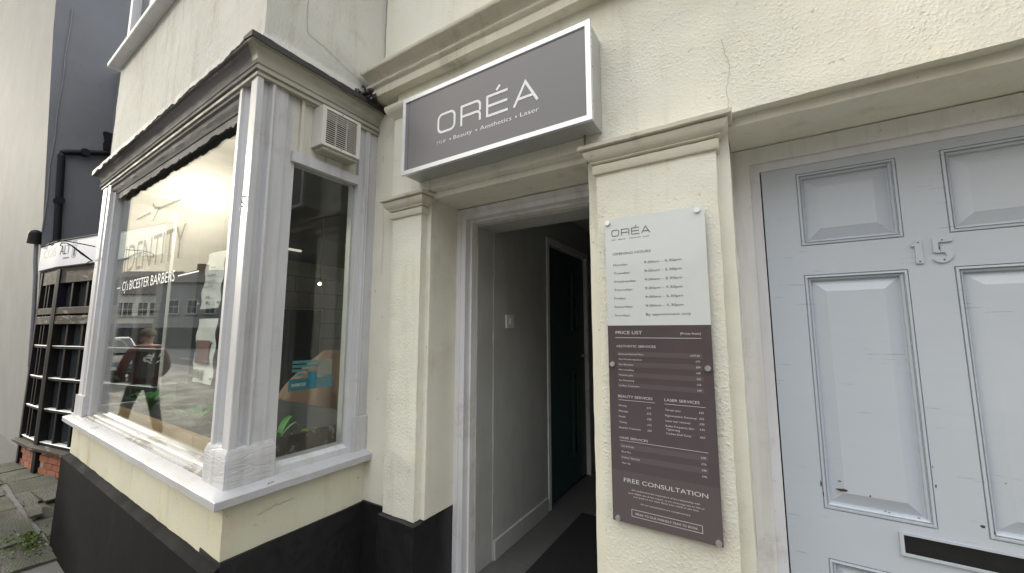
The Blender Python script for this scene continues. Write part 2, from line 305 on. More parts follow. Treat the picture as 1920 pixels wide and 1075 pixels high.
# ------------------------------------------------------------------ mesh helpers
def jit(bm, amp, freq=9.0):
    for v in bm.verts:
        p = v.co
        v.co = p + noise.noise_vector(p * freq) * amp + noise.noise_vector(p * freq * 3.7 + Vector((5, 3, 1))) * (amp * 0.45)
def subd(bm, L):
    for k in range(7):
        es = [e for e in bm.edges if e.calc_length() > L]
        if not es: break
        bmesh.ops.subdivide_edges(bm, edges=es, cuts=1, use_grid_fill=True)
        if len(bm.verts) > 90000: break
def bevel(bm, w, seg=2, ang=30):
    es = [e for e in bm.edges if len(e.link_faces) == 2 and e.calc_face_angle(0) > R(ang)]
    bmesh.ops.bevel(bm, geom=es, offset=w, segments=seg, affect='EDGES', clamp_overlap=True)
def box(bm, x0, x1, y0, y1, z0, z1, mat=None):
    vs_ = [bm.verts.new((x, y, zz)) for zz in (z0, z1) for y in (y0, y1) for x in (x0, x1)]
    f = [(0, 2, 3, 1), (4, 5, 7, 6), (0, 1, 5, 4), (2, 6, 7, 3), (0, 4, 6, 2), (1, 3, 7, 5)]
    out = []
    for q in f:
        fc = bm.faces.new([vs_[i] for i in q]); out.append(fc)
        if mat: fc.material_index = mat
    return out
def gbox(bm, x0, x1, y0, y1, z0, z1, st):
    "a box with its faces cut into a regular grid"
    n = [max(1, round(abs(b - a) / st)) for a, b in ((x0, x1), (y0, y1), (z0, z1))]
    o = Vector((x0, y0, z0)); d = [(x1 - x0) / n[0], (y1 - y0) / n[1], (z1 - z0) / n[2]]; vd = {}
    def V(i, j, k):
        if (i, j, k) not in vd: vd[(i, j, k)] = bm.verts.new((o.x + i * d[0], o.y + j * d[1], o.z + k * d[2]))
        return vd[(i, j, k)]
    for i in range(n[0]):
        for j in range(n[1]):
            bm.faces.new((V(i, j, 0), V(i, j + 1, 0), V(i + 1, j + 1, 0), V(i + 1, j, 0))); bm.faces.new((V(i, j, n[2]), V(i + 1, j, n[2]), V(i + 1, j + 1, n[2]), V(i, j + 1, n[2])))
    for i in range(n[0]):
        for k in range(n[2]):
            bm.faces.new((V(i, 0, k), V(i + 1, 0, k), V(i + 1, 0, k + 1), V(i, 0, k + 1))); bm.faces.new((V(i, n[1], k), V(i, n[1], k + 1), V(i + 1, n[1], k + 1), V(i + 1, n[1], k)))
    for j in range(n[1]):
        for k in range(n[2]):
            bm.faces.new((V(0, j, k), V(0, j, k + 1), V(0, j + 1, k + 1), V(0, j + 1, k))); bm.faces.new((V(n[0], j, k), V(n[0], j + 1, k), V(n[0], j + 1, k + 1), V(n[0], j, k + 1)))
def extrude(bm, poly, z0, z1, st=None):
    n = len(poly); zs = [z0, z1]
    if st:
        k = max(1, int((z1 - z0) / st)); zs = [z0 + (z1 - z0) * i / k for i in range(k + 1)]
    rows = [[bm.verts.new((p[0], p[1], zz)) for p in poly] for zz in zs]
    for a, b in zip(rows, rows[1:]):
        for i in range(n): bm.faces.new((a[i], a[(i + 1) % n], b[(i + 1) % n], b[i]))
    bm.faces.new(list(reversed(rows[0]))); bm.faces.new(rows[-1])
    bmesh.ops.recalc_face_normals(bm, faces=bm.faces[:])
def offset_path(path, off):
    out = []
    for i, p in enumerate(path):
        p = Vector(p); ns = []
        if i > 0:
            d = (p - Vector(path[i - 1])).normalized(); ns.append(Vector((-d.y, d.x)))
        if i < len(path) - 1:
            d = (Vector(path[i + 1]) - p).normalized(); ns.append(Vector((-d.y, d.x)))
        if len(ns) == 2:
            m = (ns[0] + ns[1]).normalized(); out.append(p + m * (off / max(0.2, m.dot(ns[0]))))
        else: out.append(p + ns[0] * off)
    return out
def sweep(bm, prof, path, st=None):
    "moulding: profile [(outward offset, z)] drawn along a plan path, outward on the left of travel"
    rings = []
    offs = [offset_path(path, o) for o, _ in prof]
    for i in range(len(path)):
        rings.append([Vector((offs[k][i].x, offs[k][i].y, prof[k][1])) for k in range(len(prof))])
    full = [rings[0]]
    for a, b in zip(rings, rings[1:]):
        L = (b[0] - a[0]).length; n = max(1, int(L / st)) if st else 1
        for k in range(1, n + 1): full.append([a[j].lerp(b[j], k / n) for j in range(len(prof))])
    vr = [[bm.verts.new(c) for c in r] for r in full]; m = len(prof)
    for a, b in zip(vr, vr[1:]):
        for j in range(m): bm.faces.new((a[j], b[j], b[(j + 1) % m], a[(j + 1) % m]))
    bm.faces.new(vr[0]); bm.faces.new(list(reversed(vr[-1])))
    bmesh.ops.recalc_face_normals(bm, faces=bm.faces[:])
def tube(bm, pts, r, seg=10, radii=None):
    pts = [Vector(p) for p in pts]; rows = []
    for i, p in enumerate(pts):
        t = (pts[min(i + 1, len(pts) - 1)] - pts[max(i - 1, 0)]).normalized()
        a = Vector((0, 0, 1)) if abs(t.z) < 0.9 else Vector((1, 0, 0))
        u = t.cross(a).normalized(); v = t.cross(u); rr = radii[i] if radii else r
        rows.append([bm.verts.new(p + (u * math.cos(2 * math.pi * k / seg) + v * math.sin(2 * math.pi * k / seg)) * rr) for k in range(seg)])
    for a, b in zip(rows, rows[1:]):
        for k in range(seg): bm.faces.new((a[k], a[(k + 1) % seg], b[(k + 1) % seg], b[k]))
    bm.faces.new(rows[0]); bm.faces.new(list(reversed(rows[-1])))
    bmesh.ops.recalc_face_normals(bm, faces=bm.faces[:])
def cyl(bm, c, axis, r, l, seg=20, r2=None):
    axis = Vector(axis).normalized(); tube(bm, [Vector(c), Vector(c) + axis * l], r, seg, [r, r if r2 is None else r2])
def obj(name, bm, mat, parent=None, smooth=30):
    me = bpy.data.meshes.new(name); bm.to_mesh(me); bm.free()
    for m in (mat if isinstance(mat, (list, tuple)) else [mat]): me.materials.append(M[m] if isinstance(m, str) else m)
    if smooth:
        for p in me.polygons: p.use_smooth = True
        me.set_sharp_from_angle(angle=R(smooth))
    return link(name, me, parent)
def link(name, me, parent=None):
    o = bpy.data.objects.new(name, me); COL.objects.link(o)
    if parent is not None: attach(o, parent)
    return o
def attach(o, parent):
    o.parent = parent
    o.matrix_parent_inverse = WORLD[parent.name].inverted() if parent.name in WORLD else Matrix()
    return o
WORLD = {}
def empty(name, loc, label, cat, group=None, kind=None):
    o = bpy.data.objects.new(name, None); COL.objects.link(o); o.location = loc; o.empty_display_size = 0.2
    WORLD[o.name] = Matrix.Translation(loc); tag(o, label, cat, group, kind); return o
def tag(o, label=None, cat=None, group=None, kind=None):
    if label: o['label'] = label
    if cat: o['category'] = cat
    if group: o['group'] = group
    if kind: o['kind'] = kind
    return o
def B(): return bmesh.new()
def bx(name, mat, parent, *a, bev=0.002, seg=2):
    bm = B(); box(bm, *a)
    if bev: bevel(bm, bev, seg)
    return obj(name, bm, mat, parent)
def rough_box(name, mat, parent, *a, st=0.03, amp=0.0022, freq=9):
    bm = B(); gbox(bm, *a, st); jit(bm, amp, freq); return obj(name, bm, mat, parent, 40)

# ---- lettering
_tc = {}
def text_mesh(body):
    if body in _tc: return _tc[body]
    c = bpy.data.curves.new('lettering', 'FONT'); c.body = body; c.size = 1; c.resolution_u = 3
    o = bpy.data.objects.new('lettering', c); COL.objects.link(o)
    dg = bpy.context.evaluated_depsgraph_get(); me = bpy.data.meshes.new_from_object(o.evaluated_get(dg))
    vsx = [tuple(v.co) for v in me.vertices]; fs = [tuple(p.vertices) for p in me.polygons]
    bpy.data.objects.remove(o); bpy.data.curves.remove(c); bpy.data.meshes.remove(me)
    _tc[body] = (vsx, fs); return _tc[body]
def put_text(bm, body, org, u, v, width, cap, nrm=None, fit=True, align='L', dz=0.0):
    "lays a line of type on a plane: org = left end of its baseline, cap = height of a capital"
    vsx, fs = text_mesh(body)
    xs = [p[0] for p in vsx]; x0, x1 = min(xs), max(xs)
    sy = cap / 0.69; sx = width / (x1 - x0) if fit else sy
    W = (x1 - x0) * sx; sh = {'L': 0, 'C': -W / 2, 'R': -W}[align]
    u = Vector(u); v = Vector(v); org = Vector(org)
    vv = [bm.verts.new(org + u * ((p[0] - x0) * sx + sh) + v * (p[1] * sy)) for p in vsx]
    for f in fs:
        try: bm.faces.new([vv[i] for i in f])
        except ValueError: pass
    return W
def stroke(bm, pts, wd, org, u, v, closed=False):
    "flat ribbon of constant width along a plane polyline"
    pts = [Vector(p) for p in pts]; n = len(pts); Lf, Rt = [], []
    for i, p in enumerate(pts):
        a = pts[i - 1] if (i > 0 or closed) else None; b = pts[(i + 1) % n] if (i < n - 1 or closed) else None
        ns = []
        for q, r_ in ((a, p), (p, b)):
            if q is None or r_ is None: continue
            d = (r_ - q).normalized(); ns.append(Vector((-d.y, d.x)))
        m = (ns[0] + ns[-1]).normalized(); k = (wd / 2) / max(0.35, m.dot(ns[0]))
        Lf.append(p + m * k); Rt.append(p - m * k)
    org = Vector(org); u = Vector(u); v = Vector(v); P = lambda q: org + u * q.x + v * q.y
    l = [bm.verts.new(P(q)) for q in Lf]; r = [bm.verts.new(P(q)) for q in Rt]
    for i in range(n if closed else n - 1):
        j = (i + 1) % n; bm.faces.new((r[i], r[j], l[j], l[i]))
def arc(cx, cy, r, a0, a1, n=6): return [(cx + r * math.cos(R(a0 + (a1 - a0) * i / n)), cy + r * math.sin(R(a0 + (a1 - a0) * i / n))) for i in range(n + 1)]
def rrect(x0, y0, x1, y1, r, n=6):
    return arc(x1 - r, y0 + r, r, -90, 0, n) + arc(x1 - r, y1 - r, r, 0, 90, n) + arc(x0 + r, y1 - r, r, 90, 180, n) + arc(x0 + r, y0 + r, r, 180, 270, n)
def logo(bm, org, u, v, s, wd):
    "the squared wide capitals of the salon's name; s = width of the word"
    k = s / 0.581; f = lambda pts: [(x * k, y * k) for x, y in pts]; h = 0.1; org = Vector(org); dy = Vector((0, -0.00018, 0))
    stroke(bm, f(rrect(0.004, 0.004, 0.112, h, 0.028)), wd, org, u, v, True)
    stroke(bm, f([(0.156, -0.001), (0.156, h)] + [(0.24, h)] + arc(0.246, h - 0.024, 0.024, 90, 0)[1:] + [(0.270, 0.048)]), wd, org + dy, u, v)
    stroke(bm, f([(0.156, 0.046), (0.250, 0.046)] + arc(0.250, 0.026, 0.02, 90, 0)[1:] + [(0.270, -0.001)]), wd, org + dy * 2, u, v)
    for q_, pts in enumerate(([(0.312, -0.001), (0.312, h + 0.005)], [(0.312, 0.003), (0.428, 0.003)], [(0.312, 0.0515), (0.425, 0.0515)], [(0.312, h), (0.428, h)], [(0.364, h + 0.017), (0.384, h + 0.038)],
                [(0.460, -0.001), (0.520, h + 0.004), (0.581, -0.001)], [(0.482, 0.031), (0.556, 0.031)])):
        stroke(bm, f(pts), wd, org + dy * (q_ % 4), u, v)

# ================================================================== the setting
def ground():
    bm = B(); box(bm, -120, 60, -5.2, 60, -0.3, 0.0); tag(obj('pavement', bm, 'paving', None, 0), kind='structure')
    bm = B(); box(bm, -120, 60, -5.35, -5.2, -0.35, 0.004); bevel(bm, 0.012); tag(obj('kerb', bm, 'kerb', None, 0), kind='structure')
    bm = B(); box(bm, -400, 400, -300, 300, -0.6, -0.305)
    tag(obj('ground', bm, 'asphalt', None, 0), kind='structure')
    bm = B(); box(bm, -120, 60, -40, -5.35, -0.305, -0.115); tag(obj('road', bm, 'asphalt', None, 0), kind='structure')
ground()

# ================================================================== the salon building
YW, YP, YU2, YF, YD = 1.59, 1.546, 1.625, 1.82, 1.85      # wall strip, pilasters and frieze, upper storey, door frames, door face
sal = empty('salon_building', (-2.0, 1.6, 0), 'cream rendered salon with white timber bay window and open doorway, centre of the picture', 'building')
XD0, XD1 = -1.528, -0.585       # salon doorway
XE0, XE1 = -0.040, 1.080        # door 15 opening
SOF, FAS, CAPT = z(0.750), z(0.786), z(0.782)

# walls
bm = B()
gbox(bm, -2.02, XD0, YW, YW + 0.23, z(-0.985), z(1.46), 0.03)           # strip left of the pilaster
gbox(bm, XD1, XE0, YW, YF + 0.02, -0.05, FAS, 0.03)                     # pier between the doors
gbox(bm, XE1, 9.0, YW, YF + 0.02, -0.05, FAS, 0.06)
jit(bm, 0.002); front = obj('front_wall', bm, 'stucco_smooth', sal, 40)
bm = B(); gbox(bm, -1.79, 2.7, YP, YP + 0.4, FAS, z(1.50), 0.028); gbox(bm, 2.7, 9.0, YP, YP + 0.4, FAS, z(1.50), 0.08); jit(bm, 0.0035, 7); obj('frieze_wall', bm, 'stucco', sal, 40)
bm = B(); gbox(bm, -2.02, 9.0, YU2, YU2 + 0.3, z(1.50), z(7.5), 0.08); jit(bm, 0.003); obj('upper_wall', bm, 'stucco_smooth', sal, 40)
for nm, a, b in (('lintel', XD0, XD1), ('lintel', XE0, XE1)):
    bm = B(); gbox(bm, a, b, YW, YF + 0.12, SOF, FAS + 0.001, 0.022); jit(bm, 0.0025, 11); obj(nm, bm, 'stucco_smooth', sal, 40)
rough_box('reveal', 'stucco_smooth', sal, XD0 - 0.06, XD0 + 0.001, YW + 0.002, YF + 0.3, z(-0.985), SOF + 0.002, st=0.03, amp=0.0018)
# plinth, left of the doorway
bm = B(); gbox(bm, -2.01, -1.80, YW - 0.012, YW + 0.2, -0.05, z(-0.985), 0.04); gbox(bm, -1.80, XD0 - 0.0, YP - 0.03, YF, -0.05, z(-0.990), 0.04); jit(bm, 0.003)
obj('plinth', bm, 'plinth_gloss', sal, 40)

def pilaster(x0, x1, zb, c0=None):
    bm = B(); gbox(bm, x0, x1, YP, YW + 0.05, zb, FAS - 0.002, 0.022); jit(bm, 0.0028, 9)
    p = obj('pilaster', bm, 'stucco', sal, 40)
    path = [(x1, YW + 0.02), (x1, YP), (x0, YP), (x0, YW + 0.02)]
    t = z(0)
    bm = B(); sweep(bm, [(-0.03, t + .660), (0.010, t + .660), (0.013, t + .664), (0.013, t + .695), (0.009, t + .699), (-0.03, t + .699)], path, 0.03); jit(bm, 0.0018, 14); obj('necking', bm, 'moulding', p, 40)
    bm = B(); sweep(bm, [(-0.03, t + .7035), (0.014, t + .7035), (0.019, t + .707), (0.019, t + .712), (0.026, t + .716), (0.037, t + .727), (0.044, t + .742), (0.047, t + .752), (-0.03, t + .754)], path, 0.03); jit(bm, 0.0018, 14); obj('capital', bm, 'moulding', p, 50)
    bm = B(); sweep(bm, [(-0.03, t + .7585), (0.054, t + .7585), (0.060, t + .761), (0.062, t + .7755), (0.050, t + .782), (-0.03, t + .786)], path, 0.03); jit(bm, 0.0018, 14); obj('abacus', bm, 'moulding', p, 40)
    return p
pilaster(-1.795, -1.560, z(-0.987))
pilaster(-0.534, -0.083, 0.0)
# upper strip beside the sign, with its small cap
bm = B(); gbox(bm, -1.806, -1.50, YP - 0.004, YP + 0.1, z(0.786), z(1.40), 0.03); jit(bm, 0.0025); us = obj('upper_strip', bm, 'stucco_smooth', sal, 40)
bm = B(); sweep(bm, [(-0.03, z(1.292)), (0.006, z(1.292)), (0.012, z(1.305)), (0.03, z(1.318)), (0.042, z(1.335)), (0.046, z(1.352)), (0.046, z(1.362)), (-0.03, z(1.365))], [(-1.50, YP + .02), (-1.50, YP - 0.004), (-1.806, YP - 0.004), (-1.806, YW)], 0.03); jit(bm, 0.0015, 12)
obj('strip_cap', bm, 'moulding', us, 50)
# main string cornice
bm = B(); sweep(bm, [(-0.05, z(1.458)), (0.048, z(1.455)), (0.056, z(1.458)), (0.057, z(1.502)), (0.052, z(1.506)), (0.056, z(1.514)), (0.070, z(1.519)), (0.074, z(1.530)), (0.068, z(1.540)), (0.058, z(1.545)), (0.062, z(1.562)), (0.078, z(1.578)), (0.100, z(1.586)), (0.118, z(1.588)), (0.122, z(1.594)), (0.122, z(1.612)), (0.0, z(1.64)), (-0.08, z(1.645))], [(9.0, YP), (-2.0, YP)], 0.04); jit(bm, 0.0026, 8)
obj('string_cornice', bm, 'moulding', sal, 50)

# ---------------------------------------------------------------- doorway frame and hall
def uframe(name, mat, parent, x0, x1, y0, y1, zb, zt, wdt):
    bm = B(); box(bm, x0, x0 + wdt, y0, y1, zb, zt - wdt); box(bm, x1 - wdt, x1, y0, y1, zb, zt - wdt); box(bm, x0, x1, y0, y1, zt - wdt, zt); bevel(bm, 0.003); return obj(name, bm, mat, parent)
fr = uframe('door_frame', 'frame_clean', sal, XD0, XD1, YF, YF + 0.05, 0.0, SOF - 0.006, 0.030)
uframe('frame_bead', 'frame_clean', fr, XD0 + 0.030, XD1 - 0.030, YF + 0.008, YF + 0.06, 0.0, SOF - 0.036, 0.032)
uframe('frame_stop', 'frame_cream', fr, XD0 + 0.0625, XD1 - 0.0625, YF + 0.055, YF + 0.11, 0.0, SOF - 0.069, 0.012)
FL = z(-1.39)
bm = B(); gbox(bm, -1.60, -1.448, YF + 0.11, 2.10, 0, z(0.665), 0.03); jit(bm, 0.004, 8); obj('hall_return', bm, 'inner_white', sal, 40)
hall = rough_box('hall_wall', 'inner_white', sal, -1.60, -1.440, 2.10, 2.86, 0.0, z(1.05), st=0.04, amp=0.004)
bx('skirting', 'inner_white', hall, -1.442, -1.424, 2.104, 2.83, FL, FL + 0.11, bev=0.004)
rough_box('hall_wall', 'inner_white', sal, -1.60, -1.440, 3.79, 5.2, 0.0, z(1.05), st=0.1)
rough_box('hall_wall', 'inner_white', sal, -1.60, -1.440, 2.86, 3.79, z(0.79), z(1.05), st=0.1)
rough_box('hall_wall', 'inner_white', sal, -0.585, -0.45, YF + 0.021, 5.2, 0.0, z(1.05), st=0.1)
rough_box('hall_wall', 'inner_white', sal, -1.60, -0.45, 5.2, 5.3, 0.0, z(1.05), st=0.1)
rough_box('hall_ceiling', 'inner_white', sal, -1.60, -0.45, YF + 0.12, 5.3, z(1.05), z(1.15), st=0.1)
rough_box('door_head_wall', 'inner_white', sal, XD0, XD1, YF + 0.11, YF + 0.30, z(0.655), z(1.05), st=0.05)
hf = bx('hall_floor', 'floor_tile', sal, -1.60, -0.45, YF - 0.25, 5.3, 0.0, FL - 0.006, bev=0)
bmt = B(); box(bmt, -0.148, 0.148, -0.148, 0.148, -0.006, 0.004); bevel(bmt, 0.002, 1); me0 = bpy.data.meshes.new('floor_tile'); bmt.to_mesh(me0); bmt.free(); me0.materials.append(M['floor_tile'])
for i in range(3):
    for j in range(10):
        t_ = link('floor_tile', me0); t_.location = (-1.28 + 0.3 * i, 2.02 + 0.3 * j, FL - 0.005); t_.parent = hf; t_.matrix_parent_inverse = Matrix()
# inner door on the left side of the hall
idr = bx('inner_door', 'teal', sal, -1.515, -1.468, 2.905, 3.755, FL + 0.012, z(0.725), bev=0.003)
bm = B(); box(bm, -1.50, -1.430, 2.862, 2.902, FL, z(0.735)); box(bm, -1.50, -1.430, 3.758, 3.79, FL, z(0.735)); box(bm, -1.50, -1.430, 2.862, 3.79, z(0.735), z(0.785)); bevel(bm, 0.003); obj('inner_door_frame', bm, 'frame_cream', sal)
for a, b in ((z(0.02), z(0.58)), (z(-1.12), z(-0.40))):
    s_ = bx('glazing_slot', 'pane_dark', idr, -1.4675, -1.4655, 3.445, 3.535, a, b, bev=0)
    bm = B(); box(bm, -1.467, -1.455, 3.425, 3.447, a - .02, b + .02); box(bm, -1.467, -1.455, 3.533, 3.555, a - .02, b + .02); box(bm, -1.467, -1.455, 3.447, 3.533, a - .02, a); box(bm, -1.467, -1.455, 3.447, 3.533, b, b + .02); obj('slot_bead', bm, 'teal', s_)
bx('painted_lit_slot', 'tile', idr, -1.4654, -1.464, 3.46, 3.495, z(0.33), z(0.575), bev=0)  # ivory strip painted as the lit part of the slot
bm = B(); tube(bm, [(-1.468, 3.69, z(-0.24)), (-1.43, 3.69, z(-0.24)), (-1.425, 3.66, z(-0.24)), (-1.425, 3.58, z(-0.24))], 0.009, 8); obj('handle', bm, 'steel', idr)
tag(bx('door_mat', 'mat', None, -1.20, -0.70, 1.96, 2.95, FL - 0.001, FL + 0.014, bev=0.004), 'black rectangular doormat on the hall floor', 'doormat')
sw = empty('light_switch', (-1.439, 2.28, z(0.02)), 'white square light switch on the hall wall', 'light switch')
bx('plate', 'frame_clean', sw, -1.444, -1.428, 2.238, 2.328, z(0.02), z(0.110), bev=0.003)
bx('rocker', 'frame_clean', sw, -1.429, -1.421, 2.272, 2.294, z(0.045), z(0.085), bev=0.002)

# ---------------------------------------------------------------- door 15
df = uframe('door_frame', 'frame_cream', sal, XE0, 1.085, YF, YF + 0.12, 0.0, SOF - 0.004, 0.062)
uframe('frame_stop', 'frame_clean', df, XE0 + 0.0625, 1.022, YF + 0.022, YD + 0.045, 0.0, SOF - 0.067, 0.034)
bx('dark_backing', 'black', df, XE0 + 0.03, 1.06, YD + 0.046, YD + 0.08, 0.0, SOF - 0.03, bev=0)  # added black sheet behind the door, keeps its edge gaps dark
def panel_door():
    X0, X1, Z0, Z1 = 0.0615, 0.984, z(-1.39), z(0.6705)
    px = [(0.1745, 0.4645), (0.574, 0.866)]; pz = [(z(0.3255), z(0.6155)), (z(-0.634), z(0.2125)), (z(-1.22), z(-0.80))]
    bm = B(); xs = [X0, px[0][0], px[0][1], px[1][0], px[1][1], X1]; zs = [Z0, pz[2][0], pz[2][1], pz[1][0], pz[1][1], pz[0][0], pz[0][1], Z1]
    holes = {(i, j) for i in (1, 3) for j in (1, 3, 5)}
    for i in range(5):
        for j in range(7):
            if (i, j) in holes: continue
            box(bm, xs[i], xs[i + 1], YD, YD + 0.044, zs[j], zs[j + 1])
    bmesh.ops.remove_doubles(bm, verts=bm.verts[:], dist=1e-5)
    d = obj('panelled_door', bm, 'door', sal, 20); d['label'] = 'pale blue-grey six panel door numbered 15'
    for a, b in px:
        for c, e in pz:
            bm = B(); ring = lambda o, y: [bm.verts.new(p) for p in ((a + o, y, c + o), (b - o, y, c + o), (b - o, y, e - o), (a + o, y, e - o))]
            rows = [ring(o, YD + y) for o, y in ((0, 0.0005), (0.0005, 0.006), (0.003, 0.006), (0.0035, -0.002), (0.010, -0.003), (0.011, 0.007), (0.0145, 0.007), (0.015, 0.002), (0.020, 0.008), (0.021, 0.020), (0.0245, 0.020), (0.058, 0.007), (0.064, 0.004), (0.070, 0.004))]
            for r0, r1 in zip(rows, rows[1:]):
                for k in range(4): bm.faces.new((r0[k], r0[(k + 1) % 4], r1[(k + 1) % 4], r1[k]))
            bm.faces.new(rows[-1]); bmesh.ops.recalc_face_normals(bm, faces=bm.faces[:])
            for f in bm.faces:
                if f.normal.y > 0.5: f.normal_flip()
            obj('panel', bm, 'door', d, 12)
    rc_ = random.Random(5)
    for cx_, cz_, w_, h_ in ((.231, -.562, .034, .011), (.226, -.532, .010, .004), (.306, -.566, .005, .009), (.340, -.606, .008, .004), (.350, -.609, .007, .004), (.172, -.55, .006, .022), (.177, -.585, .004, .018), (.563, -.60, .014, .008), (.586, -.612, .006, .010), (.470, -.50, .004, .012), (.468, -.44, .003, .010)):
        bm = B(); vs2 = [bm.verts.new((cx_ + w_ / 2 * math.cos(t_) * rc_.uniform(.6, 1.15), YD + (0.0032 if .2 < cx_ < .4 and cz_ > -.6 else -0.0006), z(cz_ + h_ / 2 * math.sin(t_) * rc_.uniform(.6, 1.15)))) for t_ in [i * math.pi / 5 for i in range(10)]]
        bm.faces.new(list(reversed(vs2))); obj('paint_chip', bm, 'chip', d, 0)
    # digits
    u, v = (1, 0, 0), (0, 0, 1)
    def digit(outline):
        bm = B(); f0 = [bm.verts.new((x_, YD - 0.0070, z(z_))) for x_, z_ in outline]; f1 = [bm.verts.new((x_, YD + 0.001, z(z_))) for x_, z_ in outline]; n_ = len(outline)
        bm.faces.new(f0); bm.faces.new(list(reversed(f1)))
        for i in range(n_): bm.faces.new((f0[i], f1[i], f1[(i + 1) % n_], f0[(i + 1) % n_]))
        bmesh.ops.recalc_face_normals(bm, faces=bm.faces[:]); bevel(bm, 0.0010, 1, 50); return bm
    one = obj('digit_one', digit([(0.4852, .2278), (0.5042, .2278), (0.5042, .3112), (0.4870, .3112), (0.4860, .3035), (0.4765, .2985), (0.4770, .2870), (0.4852, .2895)]), 'door', d, 0)
    oa = [(0.549 + 0.0255 * math.cos(R(t_)), 0.2520 + 0.0253 * math.sin(R(t_))) for t_ in range(205, 491, 15)]
    ia = [(0.549 + 0.0105 * math.cos(R(t_)), 0.2520 + 0.0100 * math.sin(R(t_))) for t_ in range(480, 200, -20)]
    five = obj('digit_five', digit([(0.5765, .3112), (0.5300, .3112), (0.5285, .2640), (0.5400, .2610)] + ia + [(0.5385, .2470)] + [oa[0]] + oa[1:-2] + [(0.549, .2775), (0.5425, .2760), (0.5435, .2965), (0.5765, .2965)]), 'door', d, 0)
    for dd, pts in ((one, ((0.4945, 0.301), (0.4945, 0.236))), (five, ((0.552, 0.3035), (0.5525, 0.236)))):
        for x_, z_ in pts:
            bm = B(); cyl(bm, (x_, YD - 0.0076, z(z_)), (0, 1, 0), 0.0026, 0.002, 8); obj('screw', bm, 'print_dark', dd)
    ls = bx('letter_slot', 'black', d, 0.378, 0.640, YD - 0.004, YD + 0.01, z(-0.725), z(-0.668), bev=0.002)
    bm = B(); box(bm, 0.368, 0.650, YD - 0.009, YD - 0.002, z(-0.668), z(-0.660)); box(bm, 0.368, 0.650, YD - 0.009, YD - 0.002, z(-0.733), z(-0.725)); box(bm, 0.368, 0.378, YD - 0.009, YD - 0.002, z(-0.725), z(-0.668)); box(bm, 0.640, 0.650, YD - 0.009, YD - 0.002, z(-0.725), z(-0.668)); obj('slot_frame', bm, 'door', ls)
    bm = B(); tube(bm, [(0.852, YD - 0.004, z(0.655)), (0.842, YD - 0.006, z(0.636)), (0.836, YD - 0.004, z(0.628))], 0.004, 6); obj('hook', bm, 'black_iron', d)
panel_door()

# ---------------------------------------------------------------- the bay
CX, CY, LX = -2.015, 0.862, -4.93
def fy(x, rec=0.0): return CY + rec + BAY * (CX - x)          # the front plane, rec = how far behind it
BP = [(CX, 1.63), (CX, CY), (LX, fy(LX)), (LX, 1.63)]
bay = None
bm = B(); sweep(bm, [(-0.2, z(-1.02)), (0.0, z(-1.02)), (0.0, z(-0.748)), (-0.2, z(-0.748))], BP, 0.03); subd(bm, 0.06); jit(bm, 0.0025, 8)
bay = obj('bay_window', bm, 'stucco_dirty', sal, 40); bay['label'] = 'white timber shop bay window on a cream base'
bm = B(); sweep(bm, [(-0.2, -0.05), (0.045, -0.05), (0.040, z(-1.04)), (0.030, z(-1.03)), (-0.02, z(-0.995)), (-0.2, z(-0.995))], BP[1:], 0.03); jit(bm, 0.0009, 14); obj('bay_plinth', bm, 'plinth', bay, 40)
bm = B(); sweep(bm, [(-0.2, -0.05), (0.010, -0.05), (0.010, z(-0.99)), (-0.2, z(-0.985))], BP[:2], 0.04); jit(bm, 0.0025, 6); obj('bay_plinth', bm, 'plinth_gloss', bay, 40)
# sill in steps
bm = B(); sweep(bm, [(-0.15, z(-0.752)), (0.056, z(-0.752)), (0.060, z(-0.748)), (0.060, z(-0.716)), (0.055, z(-0.711)), (0.008, z(-0.694)), (-0.15, z(-0.69))], BP, 0.05); jit(bm, 0.0018, 7); obj('sill', bm, 'white_sill', bay, 35)
FP = [(CX - 0.2, fy(CX - 0.2)), (LX + 0.02, fy(LX + 0.02))]
bm = B(); sweep(bm, [(-0.086, z(-0.70)), (-0.004, z(-0.70)), (-0.004, z(-0.688)), (-0.016, z(-0.685)), (-0.020, z(-0.677)), (-0.038, z(-0.672)), (-0.042, z(-0.666)), (-0.058, z(-0.658)), (-0.068, z(-0.656)), (-0.086, z(-0.656))], FP, 0.05); jit(bm, 0.0014, 9); obj('bottom_rail', bm, 'white_worn', bay, 35)
SP = [(CX, 1.62), (CX, CY + 0.19)]
bm = B(); sweep(bm, [(-0.12, z(-0.70)), (-0.006, z(-0.70)), (-0.008, z(-0.662)), (-0.030, z(-0.652)), (-0.034, z(-0.644)), (-0.12, z(-0.644))], SP, 0.05); jit(bm, 0.001, 9); obj('bottom_rail', bm, 'white', bay, 35)
# corner post: plan outline, front face to the left of the corner, side face behind it
def F(s, o): # point on the front face, s metres left of the corner, o outward
    x = CX - s; return (x, fy(x) - o)
def Sd(t, o): return (CX + o, CY + t)
post = [F(0.262, -0.075), F(0.262, -0.030), F(0.258, -0.028), F(0.206, -0.028), F(0.203, -0.004), F(0.172, -0.002), F(0.168, -0.016), F(0.150, -0.031), F(0.105, -0.036), F(0.086, -0.028), F(0.080, -0.008), F(0.070, -0.002), F(0.003, 0.0), (CX - 0.002, CY + 0.001),
        Sd(0.003, 0.0), Sd(0.030, -0.002), Sd(0.033, -0.014), Sd(0.040, -0.030), Sd(0.062, -0.033), Sd(0.072, -0.018), Sd(0.076, -0.005), Sd(0.084, 0.0), Sd(0.092, -0.004), Sd(0.095, -0.016), Sd(0.160, -0.018), Sd(0.163, -0.034), Sd(0.222, -0.036), Sd(0.224, -0.058), Sd(0.224, -0.075)]
post += [(CX - 0.075, CY + 0.224), (CX - 0.075, CY + 0.08), (CX - 0.262, fy(CX - 0.262) + 0.08)]
